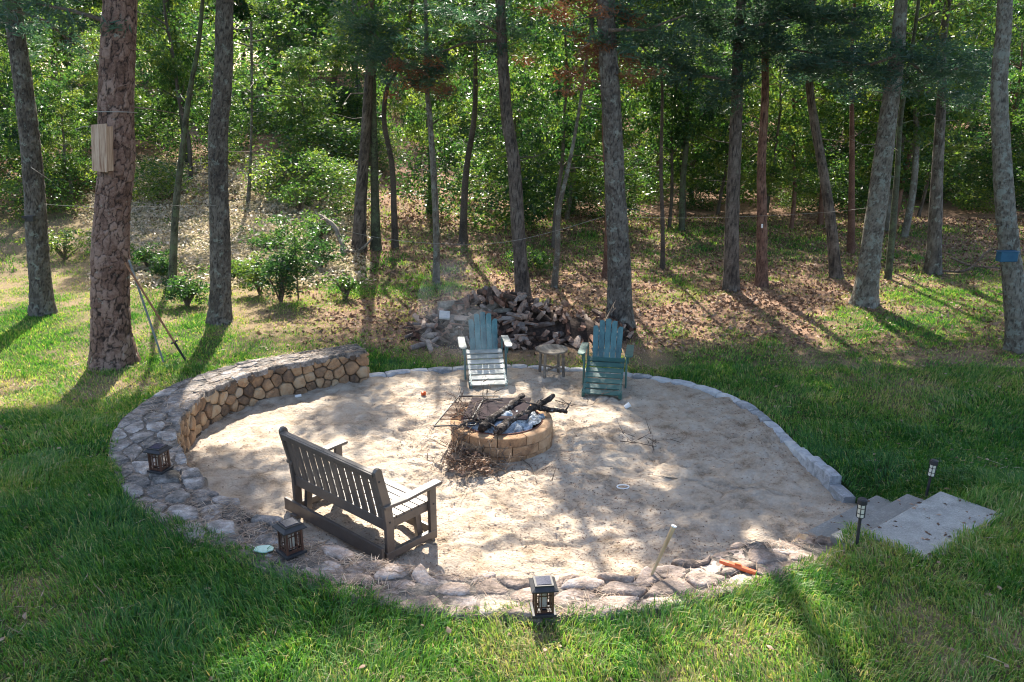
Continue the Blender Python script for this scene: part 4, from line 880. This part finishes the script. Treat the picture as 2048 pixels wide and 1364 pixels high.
o = MB().add(V, [(0, 3, 2, 1), (4, 5, 6, 7), (0, 1, 5, 4), (1, 2, 6, 5), (2, 3, 7, 6), (3, 0, 4, 7)]).build('griddle_plate', M['plate'], None, bevel=.003); tag(o, 'dark flat steel plate lying over the back of the fire pit', 'plate')
m = MB(); a, b = Lp(945, 836, .46), Lp(966, 800, .46); m.tube([a, b], .011, 6); m.tube([b, Lp(1005, 797, .46)], .011, 6)
tag(m.build('fire_poker', M['black']), 'bent dark iron rod resting on the steel plate', 'rod')

# ------------------------------------------------------------------ adirondack chairs
def adirondack(label, loc, rz, mats, seed, slope=1.0):
    mb_, ms, mf, ma = mats; t = thing('adirondack_chair', label, 'chair', loc, rz, 'adirondack chairs facing the fire pit'); rdd = random.Random(seed)
    for sx_ in (-1, 1):
        MB().bar((sx_ * .262, .27, .37), (sx_ * .262, -.56, .06), .024, .085).build('side_rail', mf, t, bevel=.003)
        MB().box((sx_ * .285, -.50, .055), (.022, .07, .14)).build('front_leg', mf, t, bevel=.003)
        MB().box((sx_ * .322, -.02, .265), (.024, .095, .56)).build('arm_post', mf, t, bevel=.003)
        MB().bar((sx_ * .30, .30, .0), (sx_ * .30, .36, .54), .022, .07, (0, 1, 0)).build('rear_leg', mf, t, bevel=.003)
        pts = [(-.06 * 1, .42), (.05, .42), (.06, .0), (.06, -.13), (.035, -.18), (-.03, -.18), (-.06, -.13), (-.055, .1)]
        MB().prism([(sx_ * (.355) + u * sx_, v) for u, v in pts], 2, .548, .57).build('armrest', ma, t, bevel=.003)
        MB().prism([(.548, -.03), (.548, .10), (.40, -.0)][::-1] and [(-.02, .40), (-.02, .548), (-.12, .548)], 0, sx_ * .345 - .01, sx_ * .345 + .01).build('arm_bracket', mf, t)
    for k in range(7):
        f = k / 6; y = .17 - .70 * f; z = .385 - .285 * f
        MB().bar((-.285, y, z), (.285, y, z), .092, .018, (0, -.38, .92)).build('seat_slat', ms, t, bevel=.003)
    base = Vector((0, .20, .34))
    for k in range(5):
        o_ = k - 2; xb = o_ * .087; xt = o_ * .095; ht = .69 - .029 * o_ * o_; hw = .0425
        d = Vector((xt - xb, .24, .60)).normalized(); n = Vector((0, -.60, .24)).normalized(); b = Vector((xb, .18, .33))
        side = d.cross(n).normalized(); V = []
        prof = [(-hw, 0), (hw, 0), (hw, ht - .02 - (.034 * abs(o_) / 2 if o_ > 0 else -.012 * (o_ < 0))), (hw * .55, ht - .008), (0, ht), (-hw * .55, ht - .008), (-hw, ht - .02 - (.034 * abs(o_) / 2 if o_ < 0 else -.012 * (o_ > 0)))]
        for off in (-.009, .009):
            for (u, v) in prof: V.append(b + side * (u * -1) + d * v + n * off)
        nn = len(prof); Fc = [tuple(range(nn)), tuple(reversed(range(nn, 2 * nn)))] + [(i, i + nn, (i + 1) % nn + nn, (i + 1) % nn) for i in range(nn)]
        MB().add(V, Fc).build('back_slat', mb_, t, bevel=.002)
    for zz, ww in ((.50, .46), (.74, .44)):
        y = .18 + (zz - .33) * .40 + .02; MB().box((0, y + .006, zz), (ww, .02, .05), (R(-22), 0, 0)).build('back_brace', mf, t)
    return t
def gpos(px, py): return at(px, py, 0)
adirondack('blue green adirondack chair with a seat coloured pale for sun glare, left of the small round table', (-.42, 12.72, 0), R(7), (M['teal'], M['tealglare'], M['teal'], M['tealglare']), 1)
adirondack('darker blue green adirondack chair in shade, right of the small round table', (1.42, 12.3, 0), R(-11), (M['teal'], M['tealgreen'], M['tealgreen'], M['tealgreen']), 2)
# small round table
tc_ = at(1103, 752, 0); tb = thing('side_table', 'small round weathered wooden side table between the two adirondack chairs', 'table', tuple(tc_), R(12))
for k in range(7):
    x0 = -.25 + k * .0715; x1 = x0 + .068; pts = []
    for xx in np.linspace(x0, x1, 5): pts.append((xx, math.sqrt(max(.252 ** 2 - xx * xx, 0.0003))))
    pts += [(a, -b) for a, b in reversed(pts)]; MB().prism(pts, 2, .435, .457).build('top_slat', M['greywood'], tb)
MB().box((0, 0, .42), (.4, .05, .03)).build('top_brace', M['greywood'], tb)
for a in (45, 135, 225, 315):
    c, s = math.cos(R(a)), math.sin(R(a)); MB().bar((c * .22, s * .22, 0), (c * .20, s * .20, .435), .035, .035, (c, s, 0)).build('leg', M['greywood'], tb, bevel=.003)
for a in (45, 135): 
    c, s = math.cos(R(a)) * .2, math.sin(R(a)) * .2; z = .13 + (a == 135) * .026; MB().bar((-c, -s, z), (c, s, z), .03, .025).build('stretcher', M['greywood'], tb)

# ------------------------------------------------------------------ glider bench
bx = MB; B = thing('glider_bench', 'brown slatted glider bench seen from behind on the sand near the wall', 'bench', (-1.735, 7.745, .01), math.atan2(-.666, .745)); bm_ = M['bench']
HW = .755
def ly(z): return -.11 * max(0, z - .40) / .6
for s in (-1, 1):
    x = s * HW; MB().prism([(.045, .03), (-.045, .03), (-.045, .40), (-.065, .60), (-.15, .97), (-.15, 1.0), (-.125, 1.03), (-.09, 1.03), (-.065, 1.0), (-.06, .97), (.035, .60), (.05, .42)], 0, x - .022, x + .022).build('rear_post', bm_, B, bevel=.006)
    MB().box((x, .56, .32), (.044, .085, .58)).build('front_post', bm_, B, bevel=.005)
    MB().prism([(-.07, .635), (-.07, .60), (.2, .585), (.45, .60), (.655, .605), (.67, .62), (.66, .64), (.45, .632), (.2, .618)], 0, x - .05, x + .05).build('armrest', bm_, B, bevel=.006)
    MB().box((x - s * .036, .29, .385), (.028, .60, .085)).build('seat_rail', bm_, B, bevel=.003)
    MB().box((x - s * .0, .27, .09), (.05, .66, .075)).build('base_rail', bm_, B, bevel=.005)
    MB().bar((x - s * .09, .46, .04), (x - s * .09, .42, .42), .05, .07, (0, 1, 0)).build('glider_link', bm_, B, bevel=.004)
    MB().bar((x - s * .09, .06, .04), (x - s * .09, .10, .42), .05, .07, (0, 1, 0)).build('glider_link', bm_, B, bevel=.004)
    MB().box((x - s * .09, .60, .03), (.09, .07, .06)).build('foot', bm_, B, bevel=.004)
    MB().box((x - s * .09, -.10, .03), (.09, .07, .06)).build('foot', bm_, B, bevel=.004)
    for zz, yy in ((.90, -.105), (.44, 0.0)): MB().tube([(x + s * .018, yy, zz), (x + s * .026, yy, zz)], .010, 10).build('bolt', M['black'], B)
    MB().tube([(x + s * .018, .56, .42), (x + s * .026, .56, .42)], .010, 10).build('bolt', M['black'], B)
for k in range(6): MB().box((0, .075 + k * .094, .437), (2 * HW - .05, .084, .022)).build('seat_slat', bm_, B, bevel=.003)
MB().bar((-HW + .02, ly(.93) - .02, .945), (HW - .02, ly(.93) - .02, .945), .05, .095, (0, -.18, 1)).build('top_rail', bm_, B, bevel=.006)
MB().bar((-HW + .02, ly(.96) - .052, .965), (HW - .02, ly(.96) - .052, .965), .018, .035, (0, -.18, 1)).build('top_rail_bead', bm_, B, bevel=.004)
MB().bar((-HW + .02, .0, .40), (HW - .02, .0, .40), .05, .12, (0, -.05, 1)).build('bottom_rail', bm_, B, bevel=.006)
ns_ = 12
for k in range(ns_):
    xx = -HW + .02 + (2 * HW - .04) * (k + .5) / ns_; MB().bar((xx, ly(.44) - .004, .45), (xx, ly(.92) - .012, .91), .080, .022, (0, 1, 0)).build('back_slat', bm_, B, bevel=.003)
MB().box((-.04, -.09, .125), (2 * HW + .10, .035, .14)).build('rear_stretcher', bm_, B, bevel=.005)
MB().box((0, .58, .10), (2 * HW - .06, .035, .09)).build('front_stretcher', bm_, B, bevel=.005)
for xx in (-.35, .35): MB().box((xx, .30, .40), (.03, .54, .05)).build('seat_batten', bm_, B)

# ------------------------------------------------------------------ lanterns
def lantern(label, px, py, rz, dark, z=WTOP + .035, s=1.0):
    p = at(px, py, z); t = thing('garden_lantern', label, 'lantern', tuple(p), R(rz), 'square lattice lanterns on the wall'); mt = M[dark]; t.scale = (s, s, s)
    MB().box((0, 0, .012), (.19, .19, .024)).build('base', M['black'], t, bevel=.003)
    for a in (-1, 1):
        for b in (-1, 1): MB().box((a * .066, b * .066, .125), (.018, .018, .204)).build('corner_post', mt, t)
    MB().box((0, 0, .11), (.05, .05, .15)).build('candle_tube', M['frost'], t, bevel=.004)
    for k in range(4):
        a = k * math.pi / 2; ca, sa = math.cos(a), math.sin(a); m = MB()
        def bar(x, z_, w, h):
            c = Vector((x, -.066, z_)); c = Vector((c.x * ca - c.y * sa, c.x * sa + c.y * ca, c.z)); m.box(c, (w, .006, h), (0, 0, a))
        for x in (-.022, .022): bar(x, .125, .008, .196)
        for z_ in (.045, .075, .175, .205): bar(0, z_, .114, .008)
        for x in (-.045, .045): bar(x, .125, .008, .10)
        for z_ in (.031, .222): bar(0, z_, .114, .012)
        m.build('lattice', mt, t)
        q = MB(); c = Vector((0, -.060, .125)); c = Vector((c.x * ca - c.y * sa, c.x * sa + c.y * ca, c.z)); q.box(c, (.112, .002, .19), (0, 0, a))
    V = []
    for (w, z_) in ((.104, .228), (.104, .238), (.075, .258), (.075, .272)):
        for x, y in ((-1, -1), (1, -1), (1, 1), (-1, 1)): V.append((x * w, y * w, z_))
    Fc = [(0, 3, 2, 1), (12, 13, 14, 15)] + [(4 * r_ + i, 4 * r_ + (i + 1) % 4, 4 * r_ + 4 + (i + 1) % 4, 4 * r_ + 4 + i) for r_ in range(3) for i in range(4)]
    MB().add(V, Fc).build('roof', M['black'], t, bevel=.002); MB().box((0, 0, .2745), (.115, .115, .004)).build('solar_panel', M['solar'], t)
    return t
lantern('black lattice lantern on the wall at the left, furthest from the camera', 321, 940, -18, 'bronze')
lantern('black lattice lantern on the wall behind the glider bench, beside the mint lid', 583, 1104, -48, 'bronze', s=1.05)
lantern('brownish lattice lantern on the front of the wall, half sunk in grass', 1086, 1222, 6, 'bronze', s=.98)
# path lights
def path_light(label, px, py, rz, tilt):
    p = at(px, py, 0); 
    for _ in range(8): p = at(px, py, float(base_h(np.array(p[0]), np.array(p[1]))))
    t = thing('path_light', label, 'path light', tuple(p), 0, 'stake path lights by the steps', rot=(0, R(tilt), 0))
    MB().tube([(0, 0, -.1), (0, 0, .28)], .014, 10).build('stake', M['black'], t); MB().tube([(0, 0, .28), (0, 0, .30)], [.02, .04], 14).build('collar', M['black'], t)
    MB().tube([(0, 0, .30), (0, 0, .42)], .034, 16).build('glass', M['cream'], t, smooth=False)
    for k in range(6):
        a = k * math.pi / 3; MB().box((math.cos(a) * .037, math.sin(a) * .037, .36), (.005, .005, .12)).build('rib', M['black'], t)
    for z in (.335, .385): MB().tube([(0, 0, z), (0, 0, z + .005)], .0385, 16).build('ring', M['black'], t)
    MB().tube([(0, 0, .42), (0, 0, .425), (0, 0, .465), (0, 0, .475)], [.036, .044, .042, .03], 16).build('cap', M['black'], t)
path_light('dark stake path light with cream glass, nearer one at the left side of the steps', 1713, 1093, 0, 0)
path_light('dark stake path light further back, at the far side of the steps', 1850, 1002, 0, 4)

# ------------------------------------------------------------------ small things
m = MB(); a = at(1303, 1150, WTOP + .02); b = a + np.array([.17, .05, .42]); m.tube([a - (b - a) * .1, a + (b - a) * .55, b], [.011, .016, .021], 9); st = m.build('wooden_stake', M['stakewood']); tag(st, 'tan wooden stake standing tilted in the front of the wall', 'stake')
m = MB(); m.tube([b, b + (b - a) / np.linalg.norm(b - a) * .012], [.023, .022], 9); o = m.build('stake_tip', M['white'], None); o.location = Vector(o.location) - st.location; o.parent = st
a, b = at(1440, 1122, WTOP + .05), at(1512, 1146, WTOP + .04); t = thing('hand_torch', 'orange red hand tool with a dark end lying on the wall beside the stake', 'tool', tuple((a + b) / 2)); c = (a + b) / 2
MB().tube([a - c, (a - c) * .5, b - c], [.018, .026, .020], 8).build('orange_body', M['orange'], t); MB().tube([b - c, (b - c) * 1.35], [.016, .010], 8).build('dark_end', M['black'], t); MB().box((0, 0, .025), (.05, .02, .02), (0, 0, R(-30))).build('switch', M['orange'], t)
p = at(528, 1099, WTOP + .04); m = MB(); pts = [(.085 * math.cos(k * .3927) * (1 + .08 * math.sin(k * 3)), .062 * math.sin(k * .3927) * (1 + .1 * math.cos(k * 2))) for k in range(16)]; m.prism([(p[0] + u, p[1] + v) for u, v in pts], 2, p[2], p[2] + .012); tag(m.build('mint_lid', M['mint'], None, bevel=.004), 'pale mint green flat lid lying on the wall beside the lantern', 'lid')
p = at(847, 790, .03); tag(MB().box(tuple(p + np.array([0, 0, .025])), (.07, .05, .05), (.2, .1, .4)).box(tuple(p + np.array([.02, -.02, .055])), (.04, .03, .02), (0, .3, .2)).build('orange_toy', M['orange'], None, bevel=.01), 'small orange red plastic piece lying on the sand left of the chairs', 'toy')
p = at(1246, 975, .03); m = MB(); m.tube([(p[0] + .07 * math.cos(k * .5236), p[1] + .05 * math.sin(k * .5236), p[2] + .01) for k in range(12)], .007, 6); tag(m.build('white_ring', M['white']), 'small white ring lying on the sand at the right', 'ring')
p = at(590, 793, .03); tag(MB().tube([p, p + np.array([.09, .02, .01])], [.02, .024], 8).build('white_bottle', M['white']), 'tiny white bottle lying at the foot of the stone wall', 'bottle')
p = at(1250, 815, .03); tag(MB().tube([p, p + np.array([.07, .01, .05])], [.03, .038], 10, wob=.1).build('crushed_cup', M['white']), 'small crumpled white cup in front of the darker chair', 'cup')
# sticks lying on the sand
for k, (pts, lab) in enumerate(((((1240, 882), (1275, 886), (1312, 893)), 'longest thin stick lying on the sand right of the fire pit'), (((1308, 900), (1304, 888), (1312, 878)), 'short upright twig at the end of the long stick on the sand'),
                         (((1040, 915), (1062, 935), (1075, 968)), 'thin curved twig on the sand in front of the fire pit'), (((1110, 800), (1150, 812), (1190, 808)), 'thin twig on the sand between pit and darker chair'))):
    branch('dead_twig', lab, [at(x, y, .045) for x, y in pts], .007, 'barkbranch', 'twig', twigs=5, n=5, seed=60 + k)
# nest box
tp = TR[1]; P_ = np.array(tp[2]); zc_ = atY(200, 295, 13.1)[2]; X0 = atY(201, 295, 13.02)[0]
nb = thing('nest_box', 'tall pale wooden board nest box strapped to the reddish plated pine', 'nest box', (X0, 13.02, zc_), rot=(0, R(7.5), R(-14)))
MB().prism([(-.135, -.36), (.125, -.345), (.125, .375), (-.135, .32)], 1, -.03, .0).build('front_board', M['palewood'], nb, bevel=.003)
MB().box((.115, .06, 0), (.02, .12, .66)).build('side_board', M['palewood'], nb); MB().box((-.115, .06, -.01), (.02, .12, .62)).build('side_board', M['palewood'], nb); MB().box((0, .125, 0), (.21, .01, .62)).build('back_board', M['palewood'], nb)
def wire(name, label, pts, r, mat='cord', cat='cord'):
    P = path_spline([np.array(p, float) for p in pts], 40); o = MB().tube(P, r, 5).build(name, M[mat]); return tag(o, label, cat)
cx_, cy_ = np.interp(atY(230, 225, 13.4)[2], P_[:, 2], P_[:, 0]), 13.4; zz = atY(230, 225, 13.4)[2]
wire('tie_wire', 'thin pale wire wrapped round the plated pine above the nest box', [(cx_ + .31 * math.cos(a), cy_ + .31 * math.sin(a), zz - .02 * math.sin(a)) for a in np.linspace(0, 6.28, 18)], .006)
wire('strap_wire', 'loose thin wire end sticking out left of the nest box', [(X0 - .13, 13.05, zc_ + .3), (X0 - .2, 13.0, zc_ + .31), (X0 - .3, 12.95, zc_ + .27)], .005)
# lines strung between trees
wire('strung_line', 'thin pale line strung from the plated pine to the stout grey pine', [atY(x, y, Y) for x, y, Y in ((262, 414, 13.6), (440, 412, 15.9), (600, 440, 15.9), (760, 476, 15.8), (900, 488, 15.7), (1010, 484, 15.6), (1110, 462, 15.5), (1208, 433, 15.4))], .0032)
wire('strung_line', 'thin pale line strung between the grey pine and the plated pine at the left', [atY(x, y, Y) for x, y, Y in ((88, 408, 16.5), (130, 411, 15), (200, 414, 13.6))], .003)
wire('strung_line', 'thin pale line strung across the trunks right of the stout grey pine', [atY(x, y, Y) for x, y, Y in ((1255, 434, 15.6), (1350, 436, 17), (1462, 434, 18.6), (1560, 430, 18.8), (1660, 424, 18.5), (1750, 414, 17.3))], .003)
p = atY(60, 437, 16.3); tag(MB().box(tuple(p), (.17, .10, .11)).tube([p + np.array([-.05, -.05, 0]), p + np.array([-.12, -.06, .05])], .02, 8).build('trail_camera', M['black'], None, bevel=.01), 'small dark box fixed low on the leaning left pine', 'box')
p = atY(2016, 514, 13.85); p[1] = 13.88
t = thing('blue_box', 'small blue box fixed to the mottled tree at the right edge', 'box', tuple(p), R(6)); MB().box((0, 0, 0), (.31, .14, .16)).build('case', M['blue'], t, bevel=.015); MB().box((0, 0, .088), (.33, .16, .016)).build('lid', M['blue'], t, bevel=.004)
p = atY(1524, 452, 18.98); tag(MB().box(tuple(p), (.04, .03, .09)).build('tree_tag', M['white'], None, bevel=.008), 'small pale tag on the reddish brown trunk of the pair', 'tag')
# poles leaning on the big pine
Yp = 13.3
a = at(327, 724, .03); b = atY(258, 520, 13.3); tag(MB().tube([a, (a + b) / 2, b], [.016, .018, .018], 8).build('leaning_pole', M['greypole']), 'grey green pole leaning on the plated pine, left of two', 'pole')
a = at(372, 722, .03); b = atY(250, 525, 13.15); t = thing('leaning_tool', 'brown handled tool with a dark joint leaning on the plated pine, right of two', 'tool', tuple(a)); v = b - a
MB().tube([v * .0, v * .2], [.018, .022], 8).build('tool_head', M['black'], t); MB().tube([v * .2, v], [.018, .016], 8).build('handle', M['brownpole'], t); MB().tube([v * .2 + np.array([-.05, -.02, -.02]), v * .2 + np.array([.05, .02, .03])], .016, 8).build('joint', M['black'], t)
# fallen branch on the slope and dead branches at the right
def onslope(px, py, dz=.08):
    Ys = np.linspace(10, 45, 900); d = ray(px, py); zz = CAM_H + d[2] / d[1] * Ys; hh = base_h(d[0] / d[1] * Ys, Ys); k = int(np.argmax(zz < hh)) if (zz < hh).any() else 500
    return np.array([d[0] / d[1] * Ys[k], Ys[k], hh[k] + dz])
q0 = onslope(688, 522)
branch('fallen_branch', 'forked grey fallen branch with a rusty butt lying on the slope', [q0, q0 + np.array([-.1, .3, .35]), q0 + np.array([-.35, .6, .75]), q0 + np.array([-.75, .9, .95])], .075, 'greywood', 'branch', twigs=7, seed=31)
branch('fallen_branch', 'side limb curving right from the forked fallen branch', [q0 + np.array([-.05, .2, .15]), q0 + np.array([.3, .4, .1]), q0 + np.array([.65, .6, .4])], .045, 'greywood', 'branch', twigs=5, seed=32)
q0 = onslope(1930, 548)
branch('fallen_branch', 'dry branching limb lying in the brown clearing at the right', [q0 + np.array([-.9, .1, .0]), q0, q0 + np.array([.6, .2, .45]), q0 + np.array([1.2, .4, .4])], .035, 'barkbranch', 'branch', twigs=16, seed=33)
branch('fallen_branch', 'second dry limb crossing the first in the brown clearing', [q0 + np.array([-.5, -.2, .35]), q0 + np.array([.2, .1, .1]), q0 + np.array([1.3, -.1, .05])], .028, 'barkbranch', 'branch', twigs=14, seed=34)
a = at(1186, 690, .15); b = atY(1232, 600, 15.0); branch('leaning_stick', 'long dark stick leaning on the stout grey pine above the woodpile', [a, (a + b) / 2, b], .02, 'barkbranch', 'stick', twigs=2, seed=35)

# ------------------------------------------------------------------ firewood heap
def log_mesh(kind, seed):
    rdd = random.Random(seed); m = MB(); n = 9; L_ = .40; mats = [M['logbark'], M['logcut']]
    if kind == 0: m.tube([(-L_ / 2, 0, 0), (0, .008, .004), (L_ / 2, 0, 0)], [.065, .07, .06], n, wob=.08, capmat=1)
    elif kind == 1:
        for a, b, mi in ((0, 0, 0),): pass
        pts = [(0, 0)] + [(.12 * math.cos(a), .12 * math.sin(a)) for a in np.linspace(-.55, .55, 5)]; m.prism([(u - .06, v) for u, v in pts], 0, -L_ / 2, L_ / 2); m.m = [1, 1, 1, 0, 0, 0, 0, 1]
    else:
        pts = [(.07 * math.cos(a) * rdd.uniform(.7, 1.2), .04 * math.sin(a) * rdd.uniform(.7, 1.2)) for a in np.linspace(0, 6.28, 7)[:-1]]; m.prism(pts, 0, -L_ / 2, L_ / 2); m.m = [1, 1, 1, 0, 0, 0, 1, 1]
    V = [list(v) for v in m.v]
    for v in V: v[1] += rdd.uniform(-.006, .006); v[2] += rdd.uniform(-.006, .006)
    m.v = [tuple(v) for v in V]; o = m.build('firewood_log', mats, None, loc=(0, 0, 0)); me = o.data; bpy.data.objects.remove(o); return me
LM = [log_mesh(k % 3, k) for k in range(9)]
def heap_h(x, y):
    h = .56 * np.exp(-(((x + .55) / .95) ** 2 + ((y - 15.55) / .75) ** 2)) + .36 * np.exp(-(((x - .35) / .8) ** 2 + ((y - 15.25) / .6) ** 2)) + .30 * np.exp(-(((x - 1.35) / .75) ** 4 + ((y - 15.1) / .38) ** 4)) + .12 * np.exp(-(((x + .2) / 2.0) ** 2 + ((y - 14.9) / .9) ** 2))
    return h
na_ = 60; X, Y = np.meshgrid(np.linspace(-2.4, 2.6, 90), np.linspace(13.9, 17, 60)); Z = heap_h(X, Y) * .70 + base_h(X, Y) - .06 + .05 * (fbm(X * 6, Y * 6, 2) - .5)
i = np.arange(90 * 60).reshape(60, 90); o = link('heap_litter', np_mesh('heap_litter', np.stack([X.ravel(), Y.ravel(), Z.ravel()], 1), [np.stack([i[:-1, :-1], i[:-1, 1:], i[1:, 1:], i[1:, :-1]], -1).reshape(-1, 4)], M['logbark'], None, True)); tag(o, 'dark bark litter filling the firewood heap', 'bark litter', kind='stuff')
cnt = 0
while cnt < 295:
    x = random.uniform(-1.9, 2.3); y = random.uniform(14.1, 15.9); h = float(heap_h(x, y))
    if h < .10 and random.random() > .25: continue
    if h < .05: continue
    z = h * random.choice((.95, .85, .7)) + float(base_h(np.array(x), np.array(y))) + random.uniform(-.02, .03)
    stack = x > .6
    yaw = (R(90) + random.gauss(0, .25)) if stack else random.uniform(0, 6.28); s = random.uniform(.45, .85)
    o = link('firewood_log', LM[random.randrange(9)], None, (x, y, z), (random.uniform(0, 6.28), random.gauss(0, .1 if stack else .38), yaw), (random.uniform(.5, 1.1), s, s))
    tag(o, 'split firewood log lying in the heap behind the chairs', 'log', 'split logs of the firewood heap'); cnt += 1
def odd(px, py, z, dx, r, lab, name='round_log', mats=('logbark', 'logcut')):
    p = atY(px, py, z); d = np.array(dx, float); m = MB(); m.tube([p - d / 2, p, p + d / 2], [r, r * 1.05, r * .9], 10, wob=.06, capmat=1); tag(m.build(name, [M[k] for k in mats]), lab, 'log')
odd(857, 660, 15.15, (.55, .1, -.02), .085, 'thick round log with a dark cut end lying left of the heap'); odd(858, 676, 14.9, (.15, -.4, 0), .085, 'short round log below the thick one at the left of the heap')
odd(978, 618, 15.1, (.7, .5, .35), .075, 'long pale log slanting across the top of the heap', mats=('greywood', 'greywood')); odd(1008, 622, 15.2, (.65, .2, -.1), .06, 'dark grey log lying right of the pale one on the heap', mats=('greywood', 'greywood'))
odd(903, 610, 15.4, (.5, .1, .02), .08, 'rounded grey log at the top left of the heap', mats=('greywood', 'greywood'))
p = atY(889, 630, 14.9); tag(MB().box(tuple(p), (.19, .20, .04), (R(25), R(6), R(4))).build('grey_board', M['granite'], None, bevel=.004), 'small grey board lying on the left of the heap', 'board')

# ------------------------------------------------------------------ smoke drifting from the pit
m, t, bs, N, L = nodes('wood_smoke'); t.nodes.remove(bs); out = t.nodes['Material Output']
pv = N('VolumePrincipled'); pv.inputs['Color'].default_value = (.75, .85, .95, 1); pv.inputs['Anisotropy'].default_value = .35
tcn = N('TexCoord'); nz = N('TexNoise'); nz.inputs['Scale'].default_value = 1.6; nz.inputs['Detail'].default_value = 4; nz.inputs['Distortion'].default_value = 1.2; L(tcn.outputs['Object'], nz.inputs['Vector'])
mr = N('MapRange'); mr.inputs[1].default_value = .42; mr.inputs[2].default_value = .75; mr.inputs[3].default_value = 0; mr.inputs[4].default_value = .16; L(nz.outputs[0], mr.inputs[0]); L(mr.outputs[0], pv.inputs['Density']); L(pv.outputs[0], out.inputs['Volume'])
M['smoke'] = m
mb = MB(); P = [(-.1, 10.2, .42), (-.25, 10.8, .62), (-.6, 11.6, .8), (-1.0, 12.6, 1.0), (-1.1, 13.8, 1.15), (-1.0, 15.0, 1.3), (-1.1, 16.2, 1.6)]
mb.tube(path_spline(np.array(P), 14), [(.05 + .42 * math.sin(math.pi * (k + .3) / 14.5) ** .8) for k in range(14)], 12, wob=.25)
tag(mb.build('smoke', m, None, smooth=True), 'faint blue wood smoke drifting up from the fire pit over the left chair', 'smoke', kind='stuff')

# stray leaves and twiglets on the lawn
rg = np.random.default_rng(77); n = 5200; Y = 4.6 + rg.random(n) * 10; X = rg.uniform(-1, 1, n) * (Y * .66 + .5); k = ~in_poly(X, Y, OUTER) & ~in_poly(X, Y, [tuple(p) for p in STEPQ]) & (rg.random(n) < fbm(X * .7, Y * .7, 88, 3) * 1.4 - .2); X = X[k]; Y = Y[k]
C = np.stack([X, Y, base_h(X, Y) + rg.uniform(.01, .06, len(X))], 1)
chips(C[::2], .05, 'litterleaf', 'lawn_leaves', 'small brown leaves scattered over the lawn', 'fallen leaves', rg, .6); chips(C[1::2], .14, 'straw', 'lawn_straw', 'dry straw and twiglets lying in the grass', 'straw', rg, .05)

n = 260; la_ = rg.uniform(-SLEN / 2, SLEN / 2, n); lb_ = rg.uniform(.02, 1.25, n); q = S0[None, :] + SU[None, :] * la_[:, None] + SN[None, :] * lb_[:, None]
C = np.stack([q[:, 0], q[:, 1], np.where(lb_ < .33, .153, np.where(lb_ < .66, .303, .463))], 1)
chips(C[::3], .04, 'litterleaf', 'step_leaves', 'brown leaf bits lying on the slab steps', 'fallen leaves', rg, .5)
